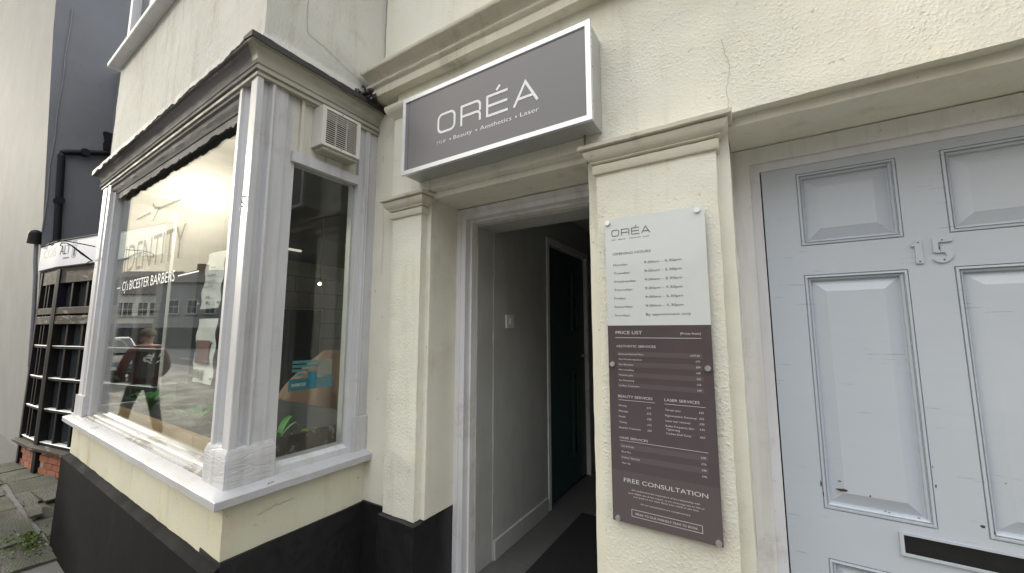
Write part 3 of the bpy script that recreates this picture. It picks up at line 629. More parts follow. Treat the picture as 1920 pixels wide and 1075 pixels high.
bm = B(); extrude(bm, post, z(-0.60), z(1.30), 0.06); jit(bm, 0.0012, 6); cp = obj('corner_post', bm, 'white', bay, 28)
bm = B()
blk = [F(0.235, -0.07), F(0.235, 0.008), F(0.0, 0.010), (CX + 0.010, CY - 0.010), Sd(0.0, 0.010), Sd(0.208, 0.006), Sd(0.208, -0.06), (CX - 0.05, CY + 0.05)]
lo = [bm.verts.new((p[0], p[1], z(-0.712))) for p in blk]; mi = [bm.verts.new((p[0], p[1], z(-0.555))) for p in blk]
c0 = Vector((CX - 0.09, CY + 0.09)); hi = []
for p in blk:
    q = Vector(p); q = q + (c0 - q) * 0.10; hi.append(bm.verts.new((q.x, q.y, z(-0.523))))
for a, b in ((lo, mi), (mi, hi)):
    for i in range(8): bm.faces.new((a[i], a[(i + 1) % 8], b[(i + 1) % 8], b[i]))
bm.faces.new(hi); bm.faces.new(list(reversed(lo))); bmesh.ops.recalc_face_normals(bm, faces=bm.faces[:]); bevel(bm, 0.007, 2, 40); subd(bm, 0.05); jit(bm, 0.0025, 14); obj('post_base', bm, 'white_thick', cp, 35)
# left stile of the front
def stile(x0, x1):
    pl = [(x0, fy(x0)), (x0, fy(x0, .09)), (x1, fy(x1, .09)), (x1, fy(x1, 0.03)), (x1 - 0.05, fy(x1, 0.026)), (x1 - 0.052, fy(x1, 0.004)), (x1 - 0.09, fy(x1, 0.003)), (x1 - 0.10, fy(x1, 0.016)), (x1 - 0.15, fy(x1, 0.02)), (x1 - 0.16, fy(x1, 0.005))]
    bm = B(); extrude(bm, pl, z(-0.70), z(1.30), 0.06); jit(bm, 0.0012, 6); st = obj('stile', bm, 'white', bay, 28)
    bm = B(); box(bm, x0 - 0.015, x1 - 0.05, fy(x0) - 0.012, fy(x0) + 0.06, z(-0.71), z(-0.53)); bevel(bm, 0.008); jit(bm, 0.002, 9); obj('stile_base', bm, 'white', st)
    return st
stile(-4.885, -4.615)
# head of the front light, with the torn edge hanging below it
bm = B(); sweep(bm, [(-0.09, z(1.175)), (-0.035, z(1.175)), (-0.030, z(1.190)), (-0.018, z(1.205)), (-0.016, z(1.235)), (-0.003, z(1.240)), (-0.003, z(1.31)), (-0.09, z(1.31))], FP, 0.05); jit(bm, 0.0015, 9); obj('head_rail', bm, 'cornice_dark', bay, 35)
bm = B(); n = 150; x0, x1 = -4.62, -2.24; rows = []
for i in range(n + 1):
    x = x0 + (x1 - x0) * i / n; e = z(1.128) + 0.022 * noise.noise(Vector((x * 7, 0, 0))) + 0.014 * noise.noise(Vector((x * 31, 4, 0)))
    rows.append([bm.verts.new((x, fy(x, rc), zz)) for rc, zz in ((0.041, z(1.18)), (0.041, e), (0.047, e), (0.047, z(1.18)))])
for a, b in zip(rows, rows[1:]):
    for k in range(4): bm.faces.new((a[k], b[k], b[(k + 1) % 4], a[(k + 1) % 4]))
bmesh.ops.recalc_face_normals(bm, faces=bm.faces[:]); obj('torn_blind_edge', bm, 'cornice_dark', bay)
# panes
bm = B(); ext = [(-4.625, fy(-4.625, .070)), (-2.265, fy(-2.265, .070)), (-2.265, fy(-2.265, .076)), (-4.625, fy(-4.625, .076))]; extrude(bm, ext, z(-0.662), z(1.18)); pane = obj('front_pane', bm, 'glass', bay, 0)
bm = B(); box(bm, CX - 0.046, CX - 0.040, CY + 0.215, 1.475, z(-0.65), z(0.905)); obj('side_pane', bm, 'glass_side', bay, 0)
# the far side light of the bay
bm = B(); box(bm, LX + 0.040, LX + 0.046, 1.03, 1.475, z(-0.65), z(1.2)); obj('far_side_pane', bm, 'glass_side', bay, 0)
bm = B(); box(bm, LX + 0.005, LX + 0.09, 1.455, 1.66, z(-0.70), z(1.29)); box(bm, LX + 0.01, LX + 0.09, 1.02, 1.455, z(-0.70), z(-0.644)); box(bm, LX + 0.01, LX + 0.09, 1.02, 1.455, z(1.2), z(1.29)); bevel(bm, 0.004); obj('far_side_frame', bm, 'white', bay)
# side of the bay: head, vent panel, right stile
bm = B(); box(bm, CX - 0.09, CX - 0.012, CY + 0.20, 1.50, z(0.898), z(0.955)); bevel(bm, 0.003); obj('side_head', bm, 'white', bay)
bm = B(); box(bm, CX - 0.09, CX - 0.034, CY + 0.20, 1.50, z(0.950), z(1.285)); obj('vent_panel', bm, 'panel', bay, 0)
bm = B(); box(bm, CX - 0.034, CX - 0.014, 1.095, 1.112, z(0.953), z(1.27)); box(bm, CX - 0.034, CX - 0.014, 1.112, 1.470, z(1.255), z(1.27)); bevel(bm, 0.004); obj('panel_bead', bm, 'panel', bay)
rs = [(CX - 0.09, 1.455), (CX - 0.050, 1.455), (CX - 0.050, 1.463), (CX - 0.012, 1.466), (CX - 0.010, 1.500), (CX - 0.002, 1.503), (CX + 0.002, 1.512), (CX - 0.002, 1.520), (CX + 0.002, 1.527), (CX - 0.002, 1.536), (CX - 0.010, 1.540), (CX - 0.004, 1.60), (CX - 0.004, 1.66), (CX - 0.09, 1.66)]
bm = B(); extrude(bm, rs, z(-0.70), z(1.29), 0.08); jit(bm, 0.001, 6); rst = obj('wall_stile', bm, 'white', bay, 28)
bm = B(); box(bm, CX - 0.03, CX + 0.010, 1.495, 1.588, z(-0.705), z(-0.50)); bevel(bm, 0.006); subd(bm, 0.05); jit(bm, 0.003, 14); obj('stile_base', bm, 'white_thick', rst)
# bay cornice: weathered front run, grubby side run
prof = [(-0.12, z(1.275)), (0.0, z(1.275)), (0.003, z(1.286)), (0.016, z(1.288)), (0.017, z(1.303)), (0.007, z(1.306)), (0.007, z(1.316)), (0.013, z(1.322)), (0.014, z(1.342)), (0.022, z(1.362)), (0.038, z(1.380)), (0.052, z(1.386)), (0.046, z(1.389)), (0.046, z(1.396)), (0.060, z(1.399)), (0.062, z(1.424)), (-0.12, z(1.426))]
bm = B(); sweep(bm, prof, BP[:3] + [(LX, fy(LX) + .3)], 0.05); jit(bm, 0.0016, 7)
for f in bm.faces:
    c = f.calc_center_median()
    if c.x < CX - 0.01 and (c.y - CY) < (CX - c.x): f.material_index = 1
obj('bay_cornice', bm, ['cornice_side', 'cornice_dark'], bay, 35)
bm = B(); sweep(bm, [(-0.02, z(1.262)), (0.007, z(1.262)), (0.009, z(1.275)), (-0.02, z(1.276))], BP[:3], 0.05); jit(bm, 0.001, 9); obj('cornice_bead', bm, 'cornice_side', bay, 35)
# lead flashing with ragged drip edge
pth = []
for a, b in zip(BP[:3], BP[1:4]):
    a, b = Vector(a), Vector(b)
    if b.y > 1.5: b = Vector((LX, fy(LX) + .3))
    L = (b - a).length; k = int(L / 0.022)
    pth += [a.lerp(b, i / k) for i in range(k)]
pth.append(Vector((LX, fy(LX) + .3)))
bm = B(); rows = []
om = offset_path([tuple(p) for p in pth], 0.066); oi = offset_path([tuple(p) for p in pth], -0.03); oz = offset_path([tuple(p) for p in pth], 0.060)
for i, p in enumerate(pth):
    q = Vector((p.x, p.y, 0)); frontrun = p.x < CX - 0.02
    r1 = noise.noise(q * 9); r2 = noise.noise(q * 31 + Vector((3, 1, 0)))
    drop = (0.030 + 0.020 * r1 + 0.012 * r2) if frontrun else (0.034 + 0.008 * r1 + 0.004 * r2)
    ex = 0.004 * noise.noise(q * 14 + Vector((9, 9, 0)))
    o = om[i] + (om[i] - oi[i]).normalized() * ex
    rows.append([bm.verts.new(c) for c in ((oi[i].x, oi[i].y, z(1.462 + .003 * r1)), (o.x, o.y, z(1.432 + .004 * r2)), (o.x + .001, o.y - .001, z(1.432) - drop), (oz[i].x, oz[i].y, z(1.4325) - drop), (oz[i].x, oz[i].y, z(1.427)), (oi[i].x, oi[i].y, z(1.428)))])
for a, b in zip(rows, rows[1:]):
    for k in range(6):
        f = bm.faces.new((a[k], b[k], b[(k + 1) % 6], a[(k + 1) % 6]))
        c = f.calc_center_median(); f.material_index = 0 if c.x < CX - 0.03 else 1
bmesh.ops.recalc_face_normals(bm, faces=bm.faces[:]); obj('lead_flashing', bm, ['lead', 'lead_black'], bay, 45)
# moss lump where flashing meets the wall cornice
bm = B()
for i in range(60):
    c = Vector((CX + 0.03 + random.uniform(-.05, .06), 1.47 + random.uniform(-.08, .06), z(1.44) + random.uniform(-.02, .04))); bmesh.ops.create_icosphere(bm, subdivisions=1, radius=random.uniform(.008, .02), matrix=Matrix.Translation(c))
jit(bm, 0.006, 40); tag(obj('moss', bm, 'lead_black', None), 'black moss clump in the corner above the bay', 'moss', kind='stuff')
# upper storey of the bay
ub = None
UP = [(CX - 0.015, 1.7), (CX - 0.015, CY + 0.02), (-4.90, fy(-4.9, 0.02)), (-4.90, 1.7)]
bm = B(); sweep(bm, [(-0.2, z(1.43)), (0.014, z(1.43)), (0.010, z(1.50)), (0.0, z(1.512)), (0.0, z(2.50)), (-0.2, z(2.50))], UP, 0.04); subd(bm, 0.05); jit(bm, 0.003, 8); ub = obj('upper_bay_wall', bm, 'stucco_drip', sal, 40)
bm = B(); sweep(bm, [(-0.2, z(2.50)), (0.0, z(2.50)), (0.0, z(7.5)), (-0.2, z(7.5))], UP[:2], 0.1); jit(bm, 0.003, 8); obj('upper_bay_return', bm, 'stucco_smooth', ub, 40)
bm = B(); sweep(bm, [(-0.2, z(4.1)), (0.0, z(4.1)), (0.0, z(7.5)), (-0.2, z(7.5))], [(CX - 0.22, UP[1][1])] + UP[2:], 0.2); obj('upper_bay_head', bm, 'stucco_drip', ub, 40)
uw = bx('upper_window', 'pane_dark', ub, -4.80, -2.10, fy(-3.4, 0.12), fy(-3.4, .2), z(2.5), z(4.1), bev=0)
bm = B(); sweep(bm, [(-0.15, z(2.445)), (0.075, z(2.445)), (0.08, z(2.45)), (0.08, z(2.485)), (-0.15, z(2.51))], [(CX - .1, UP[1][1])] + UP[2:], 0.1); obj('upper_sill', bm, 'frame_clean', uw, 35)
bm = B()
for x in (-4.86, -4.2, -3.5, -2.8, -2.14): box(bm, x - .035, x + .035, fy(x, 0.03), fy(x, .13), z(2.51), z(4.1))
box(bm, -4.86, -2.14, fy(-4.86, .035), fy(-2.14, .12), z(2.60), z(2.66)); bevel(bm, 0.004); obj('upper_sash', bm, 'frame_clean', uw)
def crack(parent, pts, org, u, v, wd=0.0022, seed=0):
    rk = random.Random(seed); P = []
    for a, b in zip(pts, pts[1:]):
        n_ = max(2, int(math.hypot(b[0] - a[0], b[1] - a[1]) / 0.012))
        P += [(a[0] + (b[0] - a[0]) * i / n_ + rk.gauss(0, .0022), a[1] + (b[1] - a[1]) * i / n_ + rk.gauss(0, .0022)) for i in range(n_)]
    bm = B(); stroke(bm, P + [pts[-1]], wd, org, u, v); obj('hairline_crack', bm, 'crack', parent, 0)
crack(ub, [(1.095, z(1.66)), (1.20, z(1.64)), (1.34, z(1.60)), (1.45, z(1.575))], (CX - 0.0105, 0, 0), (0, 1, 0), (0, 0, 1), seed=1)
crack(ub, [(1.095, z(1.66)), (1.09, z(1.80)), (1.10, z(2.05))], (CX - 0.0105, 0, 0), (0, 1, 0), (0, 0, 1), seed=2)
crack(ub, [(-3.36, z(1.50)), (-3.33, z(1.85)), (-3.30, z(2.2)), (-3.31, z(2.44))], (0, fy(0, 0.0155), 0), (1, -BAY, 0), (0, 0, 1), 0.003, seed=3)
crack(ub, [(-4.15, z(1.52)), (-4.10, z(1.75)), (-4.12, z(2.0))], (0, fy(0, 0.0155), 0), (1, -BAY, 0), (0, 0, 1), 0.003, seed=4)
crack(sal, [(-0.03, z(0.79)), (-0.035, z(0.86)), (-0.02, z(0.95)), (-0.04, z(1.08))], (0, YP - 0.0045, 0), (1, 0, 0), (0, 0, 1), 0.0011, seed=5)
crack(bay, [(1.00, z(-0.85)), (1.08, z(-0.835)), (1.17, z(-0.832))], (CX + 0.0035, 0, 0), (0, 1, 0), (0, 0, 1), 0.002, seed=7)
crack(sal, [(-1.93, z(0.35)), (-1.925, z(0.6)), (-1.94, z(0.8))], (0, YW - 0.003, 0), (1, 0, 0), (0, 0, 1), 0.0016, seed=8)
# ceiling over the bay and the room behind it
RC = z(1.26)
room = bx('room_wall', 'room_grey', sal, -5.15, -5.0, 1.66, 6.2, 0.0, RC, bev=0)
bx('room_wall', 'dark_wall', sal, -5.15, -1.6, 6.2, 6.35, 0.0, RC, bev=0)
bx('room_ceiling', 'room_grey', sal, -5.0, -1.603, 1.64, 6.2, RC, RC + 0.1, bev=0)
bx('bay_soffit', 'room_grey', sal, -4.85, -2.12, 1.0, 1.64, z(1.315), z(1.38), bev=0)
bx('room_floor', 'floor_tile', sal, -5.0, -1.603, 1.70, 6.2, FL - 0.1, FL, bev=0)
bx('bay_floor', 'brownwood', sal, -4.78, -2.18, 1.03, 1.699, z(-1.0), z(-0.96), bev=0)
bx('door_step', 'kerb', sal, XE0 + 0.003, XE1 - 0.003, 1.53, 1.93, 0.0, FL - 0.004, bev=0.006)
bx('inner_pier', 'dark_wall', sal, -2.02, -1.603, 1.83, 2.1, FL, RC, bev=0)
# ivory tiles on the far side wall of the room
bmt = B(); box(bmt, 0, 0.018, 0.004, 0.396, 0.004, 0.196); bevel(bmt, 0.004, 1); me1 = bpy.data.meshes.new('wall_tile'); bmt.to_mesh(me1); bmt.free(); me1.materials.append(M['tile'])
for j in range(9):
    for i in range(7):
        t_ = link('wall_tile', me1); t_.location = (-4.998, 1.75 + 0.4 * i + (0.2 if j % 2 else 0), z(-0.9) + 0.2 * j); t_.parent = room
bx('strip_lamp', 'lampwhite', room, -4.97, -4.94, 2.35, 2.78, z(1.02), z(1.045), bev=0.004)
bx('dark_cupboard', 'black', room, -4.97, -4.55, 2.35, 2.85, FL, z(0.25), bev=0.01)

# ---- lettering on the glass (on the street side of the panes)
def fpt(x, zz, rec=0.0685): return Vector((x, fy(x, rec), zz))
FU = Vector((1, -BAY, 0)).normalized()
for wd_, x_, l_ in (('CJ\'s', -4.285, 0.155), ('BICESTER', -4.095, 0.46), ('BARBERS', -3.60, 0.465)):
    bm = B(); put_text(bm, wd_, fpt(x_, z(0.318)), FU, (0, 0, 1), l_, 0.072); obj('window_lettering', bm, 'letter', bay, 0)
bm = B(); stroke(bm, [(0, 0), (0.33, 0.003)], 0.008, fpt(-3.08, z(0.346)), FU, (0, 0, 1)); stroke(bm, [(0, 0), (0.09, 0.001)], 0.008, fpt(-4.43, z(0.346)), FU, (0, 0, 1)); obj('lettering_rule', bm, 'letter', bay, 0)
bm = B(); put_text(bm, 'IDENTITY', fpt(-4.30, z(0.462)), FU, (0, 0, 1), 1.28, 0.222); obj('ghost_lettering', bm, 'ghost', bay, 0)
bm = B(); o = fpt(-4.10, z(0.875))
for pts, wd in (([(0, 0.0), (0.33, 0.0)], 0.014), ([(0.50, 0.0), (0.93, -0.012)], 0.016), ([(0.36, 0.06), (0.42, 0.02), (0.53, 0.0)], 0.02), ([(0.50, -0.005), (0.40, -0.075)], 0.016)): stroke(bm, pts, wd, o, FU, (0, 0, 1))
obj('ghost_emblem', bm, 'ghost', bay, 0)
st_ = empty('window_sticker', (CX - 0.047, 1.26, z(-0.32)), 'turquoise sticker with a jar picture inside the narrow side pane', 'sticker')
SX = CX - 0.0475; su, sv_ = Vector((0, 1, 0)), Vector((0, 0, 1))
def sq(name, mat, y0, y1, a, b, c=None, d=None, dx=0.0):
    bm = B(); c = a if c is None else c; d = b if d is None else d
    q = [bm.verts.new((SX - dx, y0, a)), bm.verts.new((SX - dx, y1, c)), bm.verts.new((SX - dx, y1, d)), bm.verts.new((SX - dx, y0, b))]; q2 = [bm.verts.new(v.co + Vector((-0.0006, 0, 0))) for v in q]
    bm.faces.new(q); bm.faces.new(list(reversed(q2)))
    for k in range(4): bm.faces.new((q[k], q2[k], q2[(k + 1) % 4], q[(k + 1) % 4]))
    bmesh.ops.recalc_face_normals(bm, faces=bm.faces[:]); obj(name, bm, mat, st_, 0)
sq('band', 'turq', 1.135, 1.385, z(-0.312), z(-0.252))
sq('notice', 'sticker_note', 1.290, 1.375, z(-0.245), z(-0.155))
for k, (a, b) in enumerate(((1.15, 1.285), (1.15, 1.30), (1.15, 1.235), (1.175, 1.215))):
    sq('word_line', 'sticker_clear', a, b, z(-0.172 - 0.022 * k), z(-0.157 - 0.022 * k))
bm = B(); put_text(bm, 'BARBICIDE', (SX + 0.0006, 1.152, z(-0.290)), su, sv_, 0.075, 0.016); obj('lettering', bm, 'letter', st_, 0)
bm = B(); tube(bm, [(SX - .002, 1.262, z(-0.30)), (SX - .002, 1.262, z(-0.22))], 0.022, 12); obj('jar_picture', bm, 'turq', st_)

# ---------------------------------------------------------------- extractor vent on the bay side
ve = empty('extractor_vent', (CX, 1.29, z(1.02)), 'grubby white plastic extractor vent with dark louvres at the top of the bay side', 'vent')
VX = -1.950
bm = B(); box(bm, CX - 0.035, VX, 1.168, 1.182, z(1.020), z(1.247)); box(bm, CX - 0.035, VX, 1.396, 1.410, z(1.020), z(1.247)); box(bm, CX - 0.035, VX, 1.182, 1.396, z(1.232), z(1.247)); box(bm, CX - 0.035, VX, 1.182, 1.396, z(1.020), z(1.036)); bevel(bm, 0.003); obj('housing', bm, 'vent', ve)
bx('cavity', 'black', ve, CX - 0.033, CX - 0.030, 1.182, 1.396, z(1.036), z(1.232), bev=0)
bm = B(); box(bm, VX - 0.018, VX - 0.001, 1.1815, 1.192, z(1.036), z(1.232)); box(bm, VX - 0.018, VX - 0.001, 1.386, 1.3965, z(1.036), z(1.232)); bevel(bm, 0.001, 1); obj('grille_edge', bm, 'vent', ve)
bmt = B(); box(bmt, -0.004, 0, -0.097, 0.097, -0.0017, 0.0017)
for v in bmt.verts:
    if v.co.x > -0.002: v.co.z -= 0.0008
me2 = bpy.data.meshes.new('slat'); bmt.to_mesh(me2); bmt.free(); me2.materials.append(M['vent'])
for k in range(15):
    s_ = link('slat', me2); s_.location = (VX - 0.003, 1.289, z(1.0480) + 0.0124 * k); s_.parent = ve; s_.matrix_parent_inverse = WORLD[ve.name].inverted()
for y in (1.255, 1.323): bx('mullion', 'vent', ve, VX - 0.016, VX - 0.002, y - .0006, y + .0006, z(1.036), z(1.232), bev=0)
for y, zz in ((1.289, 1.240), (1.289, 1.028)):
    bm = B(); cyl(bm, (VX - 0.0005, y, z(zz)), (1, 0, 0), 0.0035, 0.002, 8); obj('screw', bm, 'print_dark', ve)
bx('drip_tray', 'cornice_side', ve, CX - 0.03, VX - 0.012, 1.185, 1.405, z(1.000), z(1.0195), bev=0.004)

# ---------------------------------------------------------------- sign box
sg = empty('shop_sign', (-1.04, YP, z(0.836)), 'grey illuminated box sign lettered ORÉA above the doorway', 'sign')
YS = 1.405; sx0, sx1, sz0, sz1 = -1.582, -0.497, z(0.837), z(1.272)
bx('casing', 'alu_dark', sg, sx0 + 0.006, sx1 - 0.006, YS + 0.014, YP - 0.002, sz0 + 0.006, sz1 - 0.006, bev=0.004)
bm = B(); fw = 0.022
for a in ((sx0, sx1, sz0, sz0 + fw), (sx0, sx1, sz1 - fw, sz1), (sx0, sx0 + fw, sz0 + fw, sz1 - fw), (sx1 - fw, sx1, sz0 + fw, sz1 - fw)): box(bm, a[0], a[1], YS, YS + 0.018, a[2], a[3])
bevel(bm, 0.003); obj('trim_frame', bm, 'alu', sg)
bx('face_panel', 'signface', sg, sx0 + fw, sx1 - fw, YS + 0.004, YS + 0.0135, sz0 + fw, sz1 - fw, bev=0)
bx('edge_strip', 'print_dark', sg, sx0 + fw + .001, sx1 - fw - .001, YS + 0.002, YS + 0.0038, sz1 - fw - 0.006, sz1 - fw - 0.001, bev=0)
bx('panel_seam', 'print_dark', sg, sx0 + 0.044, sx0 + 0.046, YS + 0.0033, YS + 0.0038, sz0 + fw, sz1 - fw - .007, bev=0)
bm = B(); logo(bm, (-1.323, YS + 0.0030, z(1.003)), (1, 0, 0), (0, 0, 1), 0.581, 0.0125); obj('name_lettering', bm, 'letter', sg, 0)
ZT = z(0.9475); cp_ = 0.0205; U, Vv = (1, 0, 0), (0, 0, 1)
bm = B(); put_text(bm, 'Ha', (-1.3255, YS + 0.003, ZT), U, Vv, 0.037, cp_); obj('faded_lettering', bm, 'letter_faded', sg, 0)
bm = B(); put_text(bm, 'ir', (-1.2815, YS + 0.003, ZT), U, Vv, 0.0175, cp_)
obj('strapline_lettering', bm, 'letter', sg, 0)
for wd_, x, l_ in (('Beauty', -1.2169, .117), ('Aesthetics', -1.0535, .178), ('Laser', -0.8299, .094)):
    bm = B(); put_text(bm, wd_, (x, YS + 0.003, ZT), U, Vv, l_, cp_); obj('strapline_lettering', bm, 'letter', sg, 0)
for x in (-1.237, -1.074, -0.852):
    bm = B(); stroke(bm, [(-.004, 0), (.004, 0)], .008, (x, YS + .003, ZT + .008), U, Vv); obj('bullet', bm, 'letter', sg, 0)
bm = B(); tube(bm, [(-0.575, YP - 0.02, sz0 + 0.006), (-0.575, YP - 0.02, sz0 - 0.02), (-0.578, YP - 0.012, FAS + 0.01), (-0.583, YW - 0.008, FAS - 0.02), (-0.584, YW - 0.006, SOF - 0.01)], 0.005, 8); obj('supply_cable', bm, 'cable', sg)
for zz in (0.93, 1.08, 1.24):
    bm = B(); cyl(bm, (sx1 - 0.0065, YS + 0.03, z(zz)), (1, 0, 0), 0.004, 0.003, 8); obj('rivet', bm, 'print_dark', sg)

# ---------------------------------------------------------------- price board
pb = empty('price_board', (-0.313, YP, z(-0.705)), 'grey and plum acrylic price list board on the pier between the doors', 'board')
YB = 1.523; bx0, bx1, bt, bb, bmid = -0.4955, -0.1275, z(0.4515), z(-0.7060), z(0.0212)
bx('board_panel', 'plate_dark', pb, bx0, bx1, YB, YB + 0.005, bb, bmid, bev=0)
bx('board_top', 'plate_light', pb, bx0, bx1, YB, YB + 0.005, bmid, bt, bev=0)
bx('lower_print', 'plate_low', pb, bx0, bx1, YB - 0.0004, YB - 0.0001, bb, z(-0.522), bev=0)
for a, b in ((-0.0795, -0.0978), (-0.1183, -0.1375), (-0.1585, -0.1765), (-0.1982, -0.2157), (-0.4222, -0.4422), (-0.4640, -0.4840)): bx('row_tint', 'plate_row', pb, -0.4615, -0.1595, YB - 0.0004, YB - 0.0001, z(b), z(a), bev=0)
T = YB - 0.0008
def line(bm, s, x, zr, wd, cap, al='L', fit=True): put_text(bm, s, (x, T, z(zr)), U, Vv, wd, cap, align=al, fit=fit)
def rule(bm, x0, x1, zr, t=0.0014): stroke(bm, [(x0, 0), (x1, 0)], t, (0, T, z(zr)), U, Vv)
bm = B(); logo(bm, (-0.4685, T, z(0.3785)), U, Vv, 0.149, 0.0029); obj('logo', bm, 'print_dark', pb, 0)
bm = B()
for s, x, wd in (('Hair', -0.4694, 0.018), ('Beauty', -0.442, 0.029), ('Aesthetics', -0.400, 0.045), ('Laser', -0.3455, 0.0245)): line(bm, s, x, 0.3625, wd, 0.0055)
obj('strapline', bm, 'print_dark', pb, 0)
bm = B(); line(bm, 'OPENING HOURS', -0.4664, 0.301, 0.147, 0.0098); obj('hours_heading', bm, 'print_dark', pb, 0)
days = ['Monday:', 'Tuesday:', 'Wednesday:', 'Thursday:', 'Friday:', 'Saturday:', 'Sunday:']; dw = [0.058, 0.066, 0.088, 0.073, 0.048, 0.072, 0.061]
hrs = ['9.00am - 5.30pm'] * 3 + ['9.00am - 7.30pm'] + ['9.00am - 5.30pm'] * 2 + ['By appointment only']; hw = [0.133] * 6 + [0.157]
for k in range(7):
    zr = 0.2575 - 0.03335 * k
    bm = B(); line(bm, days[k], -0.4653, zr, dw[k], 0.0078); obj('day_name', bm, 'print_dark', pb, 0)
    bm = B(); line(bm, hrs[k], -0.3455, zr + 0.0008, hw[k], 0.0085); obj('opening_hours', bm, 'print_dark', pb, 0)
bm = B(); line(bm, 'PRICE LIST', -0.464, -0.0122, 0.1007, 0.0122); line(bm, '(Prices from)', -0.2285, -0.0132, 0.067, 0.0085); rule(bm, -0.4655, -0.160, -0.026, 0.0018)
line(bm, 'AESTHETIC SERVICES', -0.4633, -0.0628, 0.148, 0.0082)
for k, (a, wd, p) in enumerate((('Advanced Dermal Fillers', 0.095, '£197.00'), ('Anti-Wrinkle Injections', 0.089, '£79'), ('Skin Boosters', 0.056, '£89'), ('Microneedling', 0.057, '£50'), ('Vitamin Jabs', 0.054, '£25'), ('Fat Dissolving', 0.057, '£50'), ('Surface Treatment', 0.076, '£99'))):
    zr = -0.0915 - 0.01995 * k; line(bm, a, -0.456, zr, wd, 0.0060); line(bm, p, -0.1685, zr + .001, 0.030 if len(p) > 4 else 0.0135, 0.0064, 'R')
line(bm, 'BEAUTY SERVICES', -0.4617, -0.2535, 0.127, 0.0092); rule(bm, -0.4606, -0.3268, -0.2627)
line(bm, 'LASER SERVICES', -0.2926, -0.2528, 0.1157, 0.0092); rule(bm, -0.293, -0.1585, -0.2627)
for k, (a, wd, p) in enumerate((('Waxing', 0.030, '£15'), ('Massage', 0.035, '£25'), ('Facial', 0.0235, '£28'), ('Tinting', 0.029, '£12'), ('Bespoke Treatment', 0.080, '£59'))):
    zr = -0.2865 - 0.0204 * k; line(bm, a, -0.461, zr, wd, 0.0062); line(bm, p, -0.3415, zr + .0005, 0.0145, 0.0066, 'R')
for zr, a, wd, p in ((-0.2862, 'Thread veins', 0.052, '£25'), (-0.3060, 'Pigmentation Removal', 0.102, '£25'), (-0.3242, 'Laser hair removal', 0.081, '£30'), (-0.3423, 'Radio Frequency Skin', 0.093, '£45'), (-0.3541, 'Tightening', 0.047, None), (-0.3682, 'Carbon Doll Facial', 0.082, '£60')):
    line(bm, a, -0.2918, zr, wd, 0.0064)
    if p: line(bm, p, -0.1655, zr + .001, 0.0150, 0.0066, 'R')
line(bm, 'HAIR SERVICES', -0.460, -0.4060, 0.1035, 0.0078); rule(bm, -0.460, -0.158, -0.4128)
for k, (a, wd, p) in enumerate((('Cut & Finish', 0.0465, '£40'), ('Blow Dry', 0.034, '£26'), ('Colour Services', 0.066, '£45'), ('Hair Up', 0.031, '£45'))):
    zr = -0.4355 - 0.0203 * k; line(bm, a, -0.4544, zr, wd, 0.0062); line(bm, p, -0.166, zr + .0008, 0.0150, 0.0066, 'R')
line(bm, 'FREE CONSULTATION', -0.4497, -0.5612, 0.284, 0.0146)
for zr, s, x, wd in ((-0.5878, 'We understand the importance of the relationship with', -0.4225, 0.2305), (-0.6000, 'your ORÉA skin & hair expert, so we encourage you to visit us', -0.4342, 0.2545), (-0.6102, 'and speak to our team about your needs at any time', -0.417, 0.2195), (-0.6310, 'All our consultations are complimentary', -0.391, 0.1663)): line(bm, s, x, zr, wd, 0.0052)
stroke(bm, [(-0.4238, z(-0.6775)), (-0.1883, z(-0.6775)), (-0.1883, z(-0.6535)), (-0.4238, z(-0.6535))], 0.0016, (0, T, 0), U, Vv, True)
line(bm, 'SPEAK TO OUR FRIENDLY TEAM TO BOOK', -0.4117, -0.6700, 0.2092, 0.0072)
obj('price_lettering', bm, 'print_pale', pb, 0)
for x, zr in ((-0.4836, 0.436), (-0.1515, 0.4362), (-0.4797, -0.129), (-0.1447, -0.129), (-0.4755, -0.695), (-0.1410, -0.6948)):
    bm = B(); cyl(bm, (x, YB - 0.008, z(zr)), (0, 1, 0), 0.0100, 0.0085, 24); cyl(bm, (x, YB + 0.0055, z(zr)), (0, 1, 0), 0.008, YP - YB - 0.002, 16); bevel(bm, 0.0012, 2, 60); obj('standoff', bm, 'steel', pb)

# ---------------------------------------------------------------- iron bracket on the bay's left corner
bk = empty('iron_bracket', (-4.95, 0.93, z(0.6)), 'black wrought iron scroll bracket on the left corner of the bay', 'bracket')
bm = B(); BXk = -4.96; tube(bm, [(BXk, 0.935, z(0.748)), (BXk, 0.85, z(0.757)), (BXk, 0.76, z(0.765)), (BXk, 0.70, z(0.757)), (BXk, 0.672, z(0.74)), (BXk, 0.668, z(0.722)), (BXk, 0.682, z(0.712)), (BXk, 0.694, z(0.722))], 0.0045, 8); obj('arm', bm, 'black_iron', bk)
bm = B(); tube(bm, [(BXk, 0.930, z(0.615)), (BXk, 0.86, z(0.672)), (BXk, 0.79, z(0.735))], 0.006, 8, [0.005, 0.009, 0.005]); tube(bm, [(BXk, .79, z(.735)), (BXk, .765, z(.748)), (BXk, .735, z(.742)), (BXk, .728, z(.722)), (BXk, .744, z(.715))], 0.004, 8); obj('strut', bm, 'black_iron', bk)
bm = B(); tube(bm, [(BXk, 0.93, z(0.62)), (BXk, 0.905, z(0.605)), (BXk, 0.892, z(0.588)), (BXk, 0.905, z(0.572)), (BXk, 0.925, z(0.575))], 0.004, 8); obj('scroll', bm, 'black_iron', bk)
